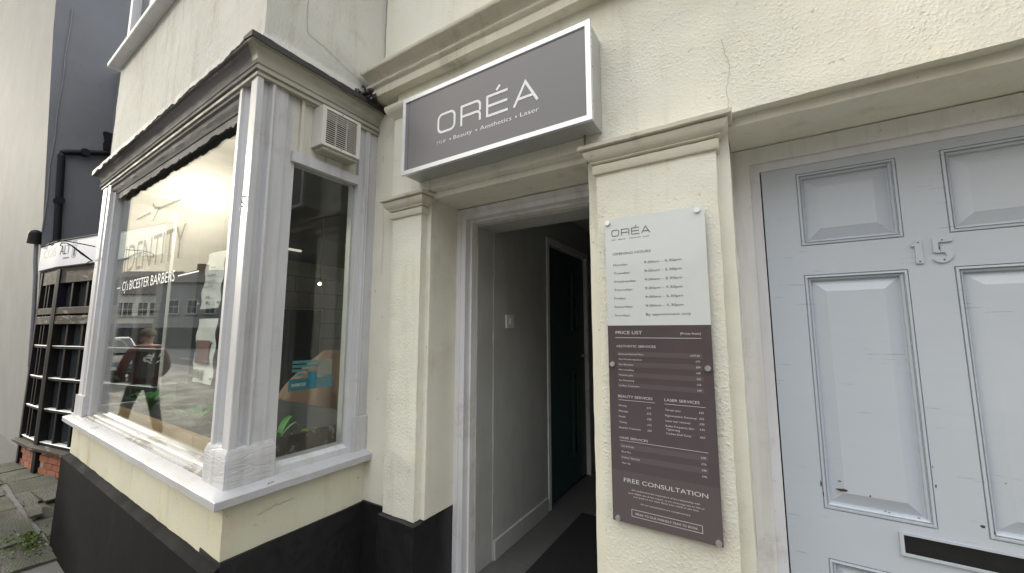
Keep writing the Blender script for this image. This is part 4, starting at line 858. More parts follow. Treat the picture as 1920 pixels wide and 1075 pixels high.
hx = [(CX - 0.012, CY - 0.002, 0.640), (CX - 0.014, CY - 0.016, 0.636), (CX - 0.016, CY - 0.024, 0.622), (CX - 0.014, CY - 0.018, 0.606), (CX - 0.012, CY - 0.006, 0.598), (CX - 0.014, CY - 0.016, 0.588), (CX - 0.017, CY - 0.025, 0.574), (CX - 0.016, CY - 0.022, 0.560)]
bm = B(); tube(bm, [(x_, y_, z(z_)) for x_, y_, z_ in hx], 0.0035, 8); tag(obj('cord_hook', bm, 'white', None, 60), 'small painted cord hook on the bay corner post', 'hook')

# ---------------------------------------------------------------- inside the window
pbx = empty('planter_box', (-3.4, 1.15, z(-0.9)), 'pine boarded planter bed along the inside of the bay window', 'planter')
for a, b in ((-4.80, -3.02), (-3.01, -2.14)):
    bm = B(); pl = [(a, fy(a, .205)), (b, fy(b, .205)), (b, fy(b, .245)), (a, fy(a, .245))]; extrude(bm, pl, z(-0.90), z(-0.652)); bevel(bm, 0.003); obj('board', bm, 'plank', pbx)
bx('side_board', 'brownwood', pbx, CX - 0.135, CX - 0.105, 1.12, 1.56, z(-0.85), z(-0.55), bev=0.003)
bx('back_board', 'room_grey', pbx, -4.80, CX - 0.14, 1.56, 1.59, z(-0.85), z(-0.50), bev=0.003)
bm = B(); gbox(bm, -4.80, CX - 0.14, 1.19, 1.56, z(-0.97), z(-0.67), 0.05); jit(bm, 0.02, 9); so_ = obj('soil', bm, 'soil', pbx)
def plant(loc, n, ln, wd, mat, label, up=1.0, seed=0):
    rnd = random.Random(seed); e = empty('potted_plant', loc, label, 'plant', None)
    for k in range(n):
        a = 2 * math.pi * k / n + rnd.uniform(-.4, .4); L = ln * rnd.uniform(.65, 1.1); bm = B(); rows = []
        for i in range(6):
            t = i / 5; rr = L * (0.75 * t); hh = L * up * (t - 0.55 * t * t * rnd.uniform(.8, 1.2)); ww = wd * math.sin(math.pi * min(0.97, 0.12 + 0.86 * t))
            c = Vector((rr * math.cos(a), rr * math.sin(a), hh)); s = Vector((-math.sin(a), math.cos(a), 0)) * ww
            rows.append((bm.verts.new(Vector(loc) + c - s), bm.verts.new(Vector(loc) + c - Vector((0, 0, ww * .35))), bm.verts.new(Vector(loc) + c + s)))
        for p, q in zip(rows, rows[1:]): bm.faces.new((p[0], p[1], q[1], q[0])); bm.faces.new((p[1], p[2], q[2], q[1]))
        obj('leaf', bm, mat, e, 60)
plant((-4.42, 1.27, z(-0.655)), 14, 0.26, 0.030, 'leaf', 'leafy green plant at the left end of the planter', 1.1, 1)
plant((-3.40, 1.24, z(-0.655)), 18, 0.27, 0.026, 'leaf', 'bushy green plant in the middle of the planter', 0.9, 2)
plant((-3.02, 1.25, z(-0.655)), 6, 0.24, 0.022, 'leaf', 'upright green plant by the right end of the planter', 2.0, 3)
plant((-2.32, 1.22, z(-0.640)), 7, 0.22, 0.020, 'leaf', 'spiky dark green plant behind the narrow side pane', 1.5, 4)
plant((-2.25, 1.36, z(-0.640)), 12, 0.14, 0.022, 'leaf_lime', 'lime green plant behind the narrow side pane', 0.9, 5)
def banner(nm, label, x0, x1, z0, z1, tilt, img=False):
    e = empty(nm, (0.5 * (x0 + x1), 1.18, z0), label, 'notice'); bm = B(); n = 14; rows = []
    for j in range(n + 1):
        zz = z0 + (z1 - z0) * j / n; sh = tilt * j / n; r = []
        for i in range(7):
            x = x0 + sh + (x1 - x0 - 0.4 * abs(tilt) * j / n) * i / 6; r.append(bm.verts.new((x, fy(x, .3) + 0.006 * math.sin(j * 1.1 + i * .9), zz)))
        rows.append(r)
    for a, b in zip(rows, rows[1:]):
        for i in range(6): bm.faces.new((a[i], a[i + 1], b[i + 1], b[i]))
    r_ = bmesh.ops.extrude_face_region(bm, geom=bm.faces[:])
    for q in r_['geom']:
        if isinstance(q, bmesh.types.BMVert): q.co.y += 0.002
    bmesh.ops.recalc_face_normals(bm, faces=bm.faces[:]); obj('sheet', bm, 'paper', e, 50)
    yy = fy(x0, .288); w_ = x1 - x0
    if img:
        for nm2, mt, a, b, c, d in (('picture', 'maroonprint', .18, .82, .30, .66), ('picture', 'orange', .20, .52, .50, .64), ('picture', 'blueprint', .14, .46, .32, .47), ('picture', 'ink', .16, .42, .07, .20), ('picture', 'ink', .5, .6, .05, .2)):
            bx(nm2, mt, e, x0 + w_ * a, x0 + w_ * b, yy - 0.003 - .001 * len(mt) / 10, yy - 0.001, z0 + (z1 - z0) * c, z0 + (z1 - z0) * d, bev=0)
    else:
        bm = B()
        for k, (a, b, zz) in enumerate(((.36, .62, .72), (.25, .70, .585), (.10, .72, .48), (.14, .66, .385), (.34, .56, .2), (.38, .52, .10))):
            stroke(bm, [(w_ * (a + (b - a) * i / 24), 0.010 * math.sin(i * 2.3 + k)) for i in range(25)], 0.004, (x0 + tilt * zz, yy - 0.002, z0 + (z1 - z0) * zz), (1, -BAY, 0), (0, 0, 1))
        obj('handwriting', bm, 'ink', e, 0)
    for x in (x0 + .0, x1 - .01):
        bm = B(); cyl(bm, (x, yy - 0.006, z0 + 0.04), (0, 1, 0), 0.008, 0.01, 10); obj('clip', bm, 'steel', e)
banner('paper_notice', 'creased white handwritten notice hanging in the bay window', -3.39, -3.07, z(0.155), z(0.550), 0.075)
banner('picture_poster', 'white poster with coloured pictures below the handwritten notice', -3.41, -3.085, z(-0.355), z(0.085), 0.02, True)
# tan cape over a salon chair
ch = empty('salon_chair', (-2.95, 2.0, FL), 'salon chair under a draped tan cape, seen through the side pane', 'chair')
bm = B(); rows = []
for j in range(16):
    t = j / 15; zz = z(-0.16) - 1.05 * t; rr = 0.10 + 0.30 * math.sin(min(1, t * 2.4) * math.pi / 2) + 0.08 * t; r = []
    for i in range(64):
        a = 2 * math.pi * i / 64; k = 1 + (0.03 + 0.17 * t) * math.sin(a * 11 + 1.5 * math.sin(a * 2)) + 0.05 * t * math.sin(a * 23)
        r.append(bm.verts.new((-2.95 + rr * k * math.cos(a), 2.0 + rr * k * 0.9 * math.sin(a), zz)))
    rows.append(r)
for a, b in zip(rows, rows[1:]):
    for i in range(64): bm.faces.new((a[i], a[(i + 1) % 64], b[(i + 1) % 64], b[i]))
bm.faces.new(rows[0]); bmesh.ops.recalc_face_normals(bm, faces=bm.faces[:]); obj('cape', bm, 'cape', ch, 60)
bm = B(); cyl(bm, (-2.95, 2.0, FL), (0, 0, 1), 0.26, 0.05, 28); cyl(bm, (-2.95, 2.0, FL + .05), (0, 0, 1), 0.045, 0.3, 16); obj('chair_base', bm, 'steel', ch)
pd = empty('pendant_lamp', (-4.0, 2.47, z(0.52)), 'small lit warm bulb hanging inside the salon', 'lamp')
bm = B(); bmesh.ops.create_uvsphere(bm, u_segments=16, v_segments=10, radius=0.015, matrix=Matrix.Translation((-4.0, 2.47, z(0.510)))); obj('bulb', bm, 'bulb', pd)
bm = B(); cyl(bm, (-4.0, 2.47, z(0.530)), (0, 0, 1), 0.018, 0.05, 12); tube(bm, [(-4, 2.47, z(0.57)), (-4, 2.47, RC)], 0.003, 6); obj('lampholder', bm, 'black_iron', pd)

# ================================================================== neighbouring shop on the left
nb = empty('neighbour_shop', (-7.2, 1.5, 0), 'black framed canted shopfront with white fascia left of the bay', 'shop')
NP = [(-5.4, 1.585), (-7.72, 1.175), (-8.45, 1.135), (-8.56, 1.60)]
def nsw(name, mat, prof, parent=nb, st=0.1, path=NP, amp=0.0015):
    bm = B(); sweep(bm, prof, path, st); jit(bm, amp, 7); return obj(name, bm, mat, parent, 35)
nbase = nsw('base_wall', 'mortar', [(-0.15, -0.05), (-0.012, -0.05), (-0.012, z(-1.46)), (-0.15, z(-1.46))])
bmt = B(); box(bmt, -0.1075, 0.1075, -0.008, 0.03, -0.0325, 0.0325); bevel(bmt, 0.004, 1); jit(bmt, 0.002, 30); meb = bpy.data.meshes.new('brick'); bmt.to_mesh(meb); bmt.free(); meb.materials.append(M['brick'])
for a, b in zip(NP[:2], NP[1:3]):
    a, b = Vector(a), Vector(b); L = (b - a).length; d = (b - a).normalized(); ang = math.atan2(d.y, d.x)
    for j in range(4):
        k = 0; x = 0.12 + (0.11 if j % 2 else 0)
        while x < L - 0.11:
            p = a + d * x; t_ = link('brick', meb); t_.location = (p.x, p.y, 0.04 + 0.0745 * j); t_.rotation_euler = (random.uniform(-.01, .01), random.uniform(-.015, .015), ang + math.pi); t_.parent = nbase; x += 0.226
nsw('window_ledge', 'brownwood', [(-0.1, z(-1.46)), (0.075, z(-1.46)), (0.08, z(-1.455)), (0.08, z(-1.425)), (0.03, z(-1.41)), (-0.1, z(-1.405))])
nsw('window_glass', 'pane_dark', [(-0.06, z(-1.40)), (-0.05, z(-1.40)), (-0.05, z(0.80)), (-0.06, z(0.80))], amp=0)
def npt(i, s, off, zz):
    a, b = Vector(NP[i]), Vector(NP[i + 1]); d = (b - a).normalized(); p = a + d * s + Vector((-d.y, d.x)) * off; return Vector((p.x, p.y, zz))
def nbar(name, mat, i, s0, s1, o0, o1, z0, z1, parent=nb):
    bm = B(); c = [npt(i, s, o, 0) for s, o in ((s0, o0), (s1, o0), (s1, o1), (s0, o1))]; extrude(bm, [(p.x, p.y) for p in c], z0, z1); bevel(bm, 0.004, 1); return obj(name, bm, mat, parent)
L0 = (Vector(NP[0]) - Vector(NP[1])).length; L1 = (Vector(NP[1]) - Vector(NP[2])).length
nbar('corner_post', 'leadframe', 0, L0 - 0.075, L0 + 0.01, -0.05, 0.035, 0.0, z(0.80)); nbar('corner_post', 'leadframe', 1, 0.0, 0.06, -0.05, 0.03, z(-1.41), z(0.80)); nbar('corner_post', 'leadframe', 1, L1 - 0.07, L1, -0.05, 0.03, 0.0, z(0.80))
for s in (0.05, 0.44, 0.83, 1.22, 1.61, 1.98): nbar('mullion', 'leadframe', 0, s - 0.022, s + 0.022, -0.05, 0.012, z(-1.405), z(0.78))
for s in (0.37, 0.50): nbar('mullion', 'leadframe', 1, s - 0.018, s + 0.018, -0.05, 0.012, z(-1.405), z(0.78))
for zr in (-1.37, -0.97, -0.59, -0.19):
    for i, L in ((0, L0 - .08), (1, L1 - .07)):
        nbar('rail', 'leadframe', i, 0.02 if i == 0 else 0.06, L, -0.05, 0.018, z(zr) - 0.035, z(zr) - 0.006); nbar('rail_highlight', 'sash', i, 0.02 if i == 0 else 0.06, L, -0.045, 0.022, z(zr) - 0.006, z(zr) + 0.004)  # white strip paints the sky highlight along each rail top
for a, b in ((0.215, 0.30), (0.085, 0.19)):
    for i, L in ((0, L0 - .08), (1, L1 - .07)): nbar('transom', 'brownwood', i, 0.02 if i == 0 else 0.06, L, -0.05, 0.03, z(a), z(b))
nsw('window_head', 'brownwood', [(-0.1, z(0.62)), (0.02, z(0.62)), (0.02, z(0.825)), (-0.1, z(0.825))])
fa = nsw('fascia', 'signpanel', [(-0.1, z(0.83)), (0.05, z(0.83)), (0.055, z(0.835)), (0.055, z(1.165)), (0.05, z(1.17)), (-0.1, z(1.17))], amp=0.0005)
nsw('fascia_roof', 'lead_black', [(-0.3, z(1.172)), (0.065, z(1.172)), (0.065, z(1.185)), (-0.3, z(1.28))])
d = (Vector(NP[0]) - Vector(NP[1])).normalized(); du = Vector((d.x, d.y, 0))
bm = B(); put_text(bm, 'ALT', npt(0, L0 - 0.06, 0.0565, z(0.985)), du, (0, 0, 1), 0.26, 0.125); stroke(bm, [(0.10, 0), (0.25, 0)], 0.014, npt(0, L0 - 0.06, 0.0565, z(0.935)), du, (0, 0, 1))
o = npt(0, L0 - 0.38, 0.0565, z(0.93)); stroke(bm, rrect(0, 0, 0.095, 0.21, 0.02), 0.007, o, du, (0, 0, 1), True); stroke(bm, [(0.048, 0.02), (0.048, 0.11)], 0.04, o, du, (0, 0, 1)); stroke(bm, [(0.048, 0.11), (0.048, 0.17)], 0.012, o, du, (0, 0, 1)); obj('fascia_lettering', bm, 'ink', fa, 0)
d1 = (Vector(NP[1]) - Vector(NP[2])).normalized(); bm = B(); put_text(bm, 'COB', npt(1, L1 - 0.12, 0.0565, z(0.985)), (d1.x, d1.y, 0), (0, 0, 1), 0.55, 0.125); obj('faded_lettering', bm, 'plate_light', fa, 0)
bm = B(); p = npt(0, L0 - 0.30, -0.035, 0); tube(bm, [(p.x, p.y, z(0.33)), (p.x + .01, p.y, z(0.60))], 0.011, 8); obj('neon_tube', bm, 'purple', nb)
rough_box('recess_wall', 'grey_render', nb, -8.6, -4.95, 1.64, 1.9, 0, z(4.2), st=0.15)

# the tall grey house beyond
gh = empty('grey_house', (-9, 2, 0), 'tall blue-grey rendered house with sunlit street front painted paler at the far left', 'house')
bm = B(); pol = [(1.25, -0.1), (1.108, z(0.9)), (1.036, z(2.23)), (0.914, z(4.5)), (0.62, z(14.0)), (7, z(14.0)), (7, -0.1)]
va = [bm.verts.new((-8.6, p[0], p[1])) for p in pol]; vb = [bm.verts.new((-50, p[0], p[1])) for p in pol]
f = bm.faces.new(va)
for i in range(7):
    q = bm.faces.new((va[i], va[(i + 1) % 7], vb[(i + 1) % 7], vb[i])); q.material_index = 1
bm.faces.new(list(reversed(vb))); bmesh.ops.recalc_face_normals(bm, faces=bm.faces[:]); ghw = obj('house_wall', bm, ['grey_render', 'sunlit_render'], gh, 0)
GX = -8.6 + 0.001
pe = empty('waste_pipe', (-8.55, 1.2, z(0.9)), 'black waste pipe with an elbow on the grey side wall', 'pipe')
bm = B(); tube(bm, [(GX + .05, 1.235, z(0.95)), (GX + .05, 1.16, z(2.50)), (GX + .05, 1.152, z(2.57)), (GX + .05, 1.165, z(2.625)), (GX + .05, 1.20, z(2.645)), (GX + .05, 1.72, z(2.84))], 0.040, 14); obj('pipe', bm, 'black_iron', pe)
for y, zr in ((1.19, 1.9), (1.38, 2.712)):
    bm = B(); cyl(bm, (GX, y, z(zr)), (1, 0, 0), 0.055, 0.1, 14); obj('pipe_clip', bm, 'black_iron', pe)
bm = B(); pts = [(1.545, 3.13), (1.64, 3.13), (1.70, 2.82), (1.575, 2.84), (1.562, 2.95), (1.575, 3.0)]; a_ = [bm.verts.new((GX, y, z(r))) for y, r in pts]; b_ = [bm.verts.new((GX + .09, y, z(r))) for y, r in pts]
for i in range(6): bm.faces.new((a_[i], a_[(i + 1) % 6], b_[(i + 1) % 6], b_[i]))
bm.faces.new(b_); bm.faces.new(list(reversed(a_))); bmesh.ops.recalc_face_normals(bm, faces=bm.faces[:]); bevel(bm, .006); obj('hopper', bm, 'black_iron', pe)
bm = B(); tube(bm, [(GX + .006, 1.068 + .006 * math.sin(k * 1.7) + (0.004 * (k - 10) if k > 10 else 0), z(4.9 - 0.25 * k)) for k in range(15)], 0.009, 6); tag(obj('wall_cable', bm, 'cable', None), 'thin painted cable running down the grey side wall', 'cable')
bm = B(); tube(bm, [(-8.75 + .01 * math.sin(k), 1.036 + 0.0535 * (2.6 - zr) - .01, z(zr)) for k, zr in enumerate((2.9, 2.6, 2.2, 1.85, 1.5))], 0.008, 6); tag(obj('front_cable', bm, 'cable', None), 'thin cable on the pale front of the grey house', 'cable')
lb = empty('lamp_box', (-8.66, 1.0, z(1.25)), 'black dome lamp box at the corner of the grey house', 'lamp')
bm = B(); cyl(bm, (-8.66, 1.03, z(1.24)), (0, 0, 1), 0.075, 0.13, 18, 0.07); bmesh.ops.create_uvsphere(bm, u_segments=16, v_segments=8, radius=0.07, matrix=Matrix.Translation((-8.66, 1.03, z(1.37)))); obj('lamp_body', bm, 'black_iron', lb)
bm = B(); tube(bm, [(-8.66, 1.05, z(1.24)), (-8.65, 1.06, z(1.0)), (-8.62, 1.08, z(0.75)), (-8.61, 1.11, z(0.2)), (-8.61, 1.14, z(-0.5))], 0.022, 8); obj('conduit', bm, 'cable', lb)

# paving slabs by the neighbour's wall
pv = tag(bpy.data.objects.new('slab_path', None), 'uneven mossy stone slabs in front of the brick base', None, None, 'structure'); COL.objects.link(pv)
rs_ = random.Random(4)
for i in range(7):
    for j in range(2):
        x = -8.5 + 0.55 * i + rs_.uniform(-.03, .03); y = 0.55 + 0.36 * j + rs_.uniform(-.02, .02)
        bm = B(); gbox(bm, x, x + 0.52, y, y + 0.335, 0.0, 0.006 + rs_.uniform(0, .018), 0.06); jit(bm, 0.012, 5); t_ = obj('paving_slab', bm, 'slab', None, 40); t_.parent = pv
for k, (x, y, rz, l, wd) in enumerate(((-6.35, 1.06, 0.10, 0.42, 0.10), (-6.0, 0.93, -0.05, 0.55, 0.08))):
    bm = B(); gbox(bm, -l / 2, l / 2, -wd / 2, wd / 2, 0, 0.02, 0.04); jit(bm, 0.008, 9); t_ = obj('loose_slate', bm, 'slab', None, 40); t_.location = (x, y, 0.055); t_.rotation_euler = (0.06, 0.05, rz); tag(t_, ('broken slate lying near the brick wall', 'longer broken slate lying nearer the bay plinth')[k], 'slate', 'loose slates on the path')
bm = B(); rw = random.Random(9)
for k in range(420):
    r_ = abs(rw.gauss(0, .13)); a = rw.uniform(0, 6.28); c = Vector((-5.12 + r_ * 1.4 * math.cos(a), 0.80 + 0.6 * r_ * math.sin(a), 0.02 + rw.uniform(0, .11) * max(0.1, 1 - r_ * 4)))
    u_ = Vector((rw.gauss(0, 1), rw.gauss(0, 1), rw.gauss(0, .6))).normalized(); v_ = u_.cross(Vector((rw.gauss(0, 1), rw.gauss(0, 1), rw.gauss(0, 1)))).normalized(); s_ = rw.uniform(.008, .02)
    q = [bm.verts.new(c + u_ * s_), bm.verts.new(c + v_ * s_ * .5), bm.verts.new(c - u_ * s_), bm.verts.new(c - v_ * s_ * .5)]; bm.faces.new(q)
tag(obj('weeds', bm, 'weed', None, 0), 'low green weeds at the foot of the black plinth', 'weeds', kind='stuff')

# ================================================================== the street behind the camera, seen in the glass
G0 = Vector((-2.265, fy(-2.265, .07), 0))
def mir(p): p = Vector(p); return p - 2 * (p - G0).dot(gn) * gn
FH, RH = Vector((-0.5269, 0.8499, 0)), Vector((0.8499, 0.5269, 0))
def seen(lat, D, zz=0): # a street point whose mirror image stands lat metres right of and D metres along the view
    p = mir(RH * lat + FH * D); return Vector((p.x, p.y, zz))
def sbox(name, mat, parent, mapf, x0, x1, y0, y1, z0, z1, bev=0):
    bm = B(); box(bm, x0, x1, y0, y1, z0, z1)
    for v in bm.verts: v.co = mapf(v.co)
    bmesh.ops.recalc_face_normals(bm, faces=bm.faces[:])
    return obj(name, bm, mat, parent, 0)
def roof(name, mat, parent, mapf, x0, x1, y0, y1, ze, zr, hip=0.0, over=0.25):
    bm = B(); a = [(x0 - over, y0 - over, ze), (x1 + over, y0 - over, ze), (x1 + over, y1 + over, ze), (x0 - over, y1 + over, ze)]; ym = (y0 + y1) / 2
    b = [bm.verts.new(mapf(Vector(p))) for p in a]; r = [bm.verts.new(mapf(Vector((x0 - over + hip, ym, zr)))), bm.verts.new(mapf(Vector((x1 + over - hip, ym, zr))))]
    bm.faces.new((b[0], b[1], r[1], r[0])); bm.faces.new((b[2], b[3], r[0], r[1])); bm.faces.new((b[1], b[2], r[1])); bm.faces.new((b[3], b[0], r[0])); bm.faces.new((b[3], b[2], b[1], b[0]))
    bmesh.ops.recalc_face_normals(bm, faces=bm.faces[:]); return obj(name, bm, mat, parent, 0)
def sash(parent, mapf, xc, yf, z0, wd, ht):
    w_ = sbox('window', 'sash', parent, mapf, xc - wd / 2, xc + wd / 2, yf - 0.03, yf + 0.05, z0, z0 + ht)
    for i in range(2):
        for j in range(2):
            a = xc - wd / 2 + 0.05 + i * (wd / 2 - 0.025); sbox('pane', 'pane_dark', w_, mapf, a, a + wd / 2 - 0.075, yf - 0.04, yf - 0.028, z0 + 0.05 + j * (ht / 2 - .025), z0 + ht / 2 - 0.025 + j * (ht / 2 - .025))
    sbox('window_sill', 'opp_grey', w_, mapf, xc - wd / 2 - .15, xc + wd / 2 + .15, yf - 0.16, yf, z0 - 0.12, z0)
def house(name, label, loc, mapf, x0, x1, y0, y1, eave, ridge, wall, wins, hip=0.0, shop=None, group=None):
    e = empty(name, loc, label, 'building', group)
    sbox('wall', wall, e, mapf, x0, x1, y0, y1, -0.3, eave); rf = roof('roof', 'roof', e, mapf, x0, x1, y0, y1, eave, ridge, hip)
    sbox('chimney', 'opp_brick', rf, mapf, x0 + 1.2, x0 + 2.0, (y0 + y1) / 2 - .4, (y0 + y1) / 2 + .4, ridge - 0.6, ridge + 0.7)
    for xc, z0, wd, ht in wins: sash(e, mapf, xc, y0, z0, wd, ht)
    if shop:
        s_ = sbox('shopfront', 'shopdark', e, mapf, x0 + .3, x1 - .3, y0 - 0.1, y0 + 0.1, -0.2, shop); sbox('shop_fascia', 'opp_grey', s_, mapf, x0 + .3, x1 - .3, y0 - 0.25, y0 - 0.101, shop - 0.5, shop)
        n = int((x1 - x0) / 2.2)
        for k in range(n): a = x0 + .6 + k * (x1 - x0 - 1.0) / n; sbox('shop_window', 'pane_dark', s_, mapf, a, a + 1.7, y0 - 0.13, y0 - 0.101, 0.4, shop - 0.65)
    return e
mapV = lambda p: seen(p.x, p.y, p.z)
D = 45.0; lt = lambda px, dd=D: (px - 960) / 728.4 * dd
house('cream_terrace', 'long cream rendered house with sash windows and dark slate roof reflected in the bay', seen(-43, D, 0), mapV, -52.5, lt(334), D, D + 8, 6.0, 9.3, 'opp_cream', [(lt(x), 3.45, 1.15, 1.6) for x in (203, 221, 240, 268, 290, 311, 180, 160, 141)], 3.5, 2.6)
house('grey_terrace', 'grey rendered house beside the cream one reflected in the bay', seen(-33, D, 0), mapV, lt(335), lt(470), D - 3, D + 5, 7.0, 9.0, 'opp_grey', [(lt(x), 3.6, 1.1, 1.5) for x in (368, 400, 432)], 1.0, 2.6)
mapI = lambda p: Vector((p.x, -p.y, p.z))
house('opposite_cottage', 'low brick house straight across the street', (-9, -13, 0), mapI, -22, -1.4, 11, 17, 3.2, 4.6, 'opp_brick', [(x, 1.0, 1.0, 1.3) for x in (-20, -17, -14, -11, -8, -5, -3)])
house('opposite_house', 'small cream cottage across the street beside the added brick terrace', (0.5, -13, 0), mapI, -1.2, 2.6, 11.3, 18, 4.2, 5.4, 'opp_cream', [(x, 1.2, 1.0, 1.4) for x in (-0.2, 1.6)])
house('shade_terrace', 'added unseen brick terrace across the street that shades the bay side', (14, -14, 0), mapI, 2.8, 36, 10.5, 19, 9.5, 12.5, 'opp_brick', [(4.5 + 2.6 * k, zz, 1.1, 1.7) for k in range(12) for zz in (3.4, 6.4)], 1.0, 2.8)  # added out of view to cut sky light on the bay side
# road centre dashes
for k in range(8): tag(sbox('road_dash', 'roadpaint', None, mapI, -34 + 4 * k, -32 + 4 * k, 7.6, 7.7, -0.1148, -0.111), kind='structure')

def car(name, label, loc, heading, paint, sc=1.0):
    e = empty(name, loc, label, 'car'); mt = Matrix.Translation(loc) @ Matrix.Rotation(heading, 4, 'Z') @ Matrix.Scale(sc, 4)
    def done(nm, bm, mat, parent=e):
        bmesh.ops.transform(bm, matrix=mt, verts=bm.verts[:]); bmesh.ops.recalc_face_normals(bm, faces=bm.faces[:]); return obj(nm, bm, mat, parent, 40)
    def slab(prof, hw0, hw1):
        bm = B(); zs = [p[1] for p in prof]; za, zb = min(zs), max(zs)
        r = [[bm.verts.new((x, s * (hw0 + (hw1 - hw0) * (zz - za) / (zb - za)), zz)) for x, zz in prof] for s in (-1, 1)]; n = len(prof)
        for i in range(n): bm.faces.new((r[0][i], r[0][(i + 1) % n], r[1][(i + 1) % n], r[1][i]))
        bm.faces.new(r[0]); bm.faces.new(list(reversed(r[1]))); bmesh.ops.recalc_face_normals(bm, faces=bm.faces[:]); return bm
    bm = slab([(-2.1, .32), (-2.15, .62), (-2.05, .92), (-1.0, .98), (0.9, .95), (1.75, .83), (2.1, .66), (2.15, .4), (2.05, .28), (-1.9, .26)], .88, .84); bevel(bm, .06, 3, 25); body = done('body', bm, paint)
    bm = slab([(-1.95, .93), (-1.55, 1.36), (-1.2, 1.44), (0.1, 1.46), (0.35, 1.40), (1.1, .93)], .80, .60); bevel(bm, .05, 2, 25); done('cabin', bm, paint)
    for s in (-1, 1):
        for q in ([(-1.0, .97), (-1.0, 1.34), (-1.28, 1.33), (-1.6, .97)], [(-.94, .97), (-.94, 1.35), (-0.02, 1.36), (-.02, .97)], [(.04, .97), (.04, 1.36), (.27, 1.32), (.88, .97)]):
            bm = B(); r = [[bm.verts.new((x, s * (.815 - .20 * (zz - .93) / .53 - o), zz)) for x, zz in q] for o in (0, .02)]
            for i in range(4): bm.faces.new((r[0][i], r[0][(i + 1) % 4], r[1][(i + 1) % 4], r[1][i]))
            bm.faces.new(r[0]); bm.faces.new(r[1]); done('side_window', bm, 'car_glass')
        for x in (-1.3, 1.32):
            bm = B(); cyl(bm, (x, s * .72, .31), (0, s, 0), .31, .18, 28); bevel(bm, .03, 2, 50); wv = done('wheel', bm, 'tyre')
            bm = B(); cyl(bm, (x, s * .885, .31), (0, s, 0), .20, .025, 20); done('rim', bm, 'alu', wv)
        bm = B(); box(bm, 1.90, 2.14, s * .52 - .14, s * .52 + .14, .62, .74); bevel(bm, .03); done('headlight', bm, 'headlamp')
        bm = B(); box(bm, -2.16, -2.04, s * .66 - .1, s * .66 + .1, .66, .88); bevel(bm, .02); done('tail_light', bm, 'redlamp')
        bm = B(); box(bm, .75, .92, s * .93 - .08, s * .93 + .08, .95, 1.06); bevel(bm, .03); done('wing_mirror', bm, paint)
    for q, nm in (([(.45, 1.40), (1.12, .97)], 'windscreen'), ([(-1.62, 1.33), (-1.97, .97)], 'rear_window')):
        bm = B(); o = .02 if q[0][0] > 0 else -.02
        v = [bm.verts.new((q[0][0] + o, -.56, q[0][1])), bm.verts.new((q[0][0] + o, .56, q[0][1])), bm.verts.new((q[1][0] + o, .70, q[1][1])), bm.verts.new((q[1][0] + o, -.70, q[1][1]))]; v2 = [bm.verts.new(p.co - Vector((o, 0, .02))) for p in v]
        for i in range(4): bm.faces.new((v[i], v[(i + 1) % 4], v2[(i + 1) % 4], v2[i]))
        bm.faces.new(v); bm.faces.new(v2); done(nm, bm, 'car_glass')
    for x in (2.13, -2.17):
        bm = B(); box(bm, x, x + .03, -.26, .26, .44, .55); done('number_plate', bm, 'sash')
    return e
car('parked_car', 'white hatchback parked in the street, reflected in the bay glass', (-26.5, -2.9, 0.0), R(6), 'car_white')
car('parked_car', 'dark grey hatchback parked nearer, at the reflection\'s left edge', (-20.6, -1.5, 0.0), R(3), 'car_dark')

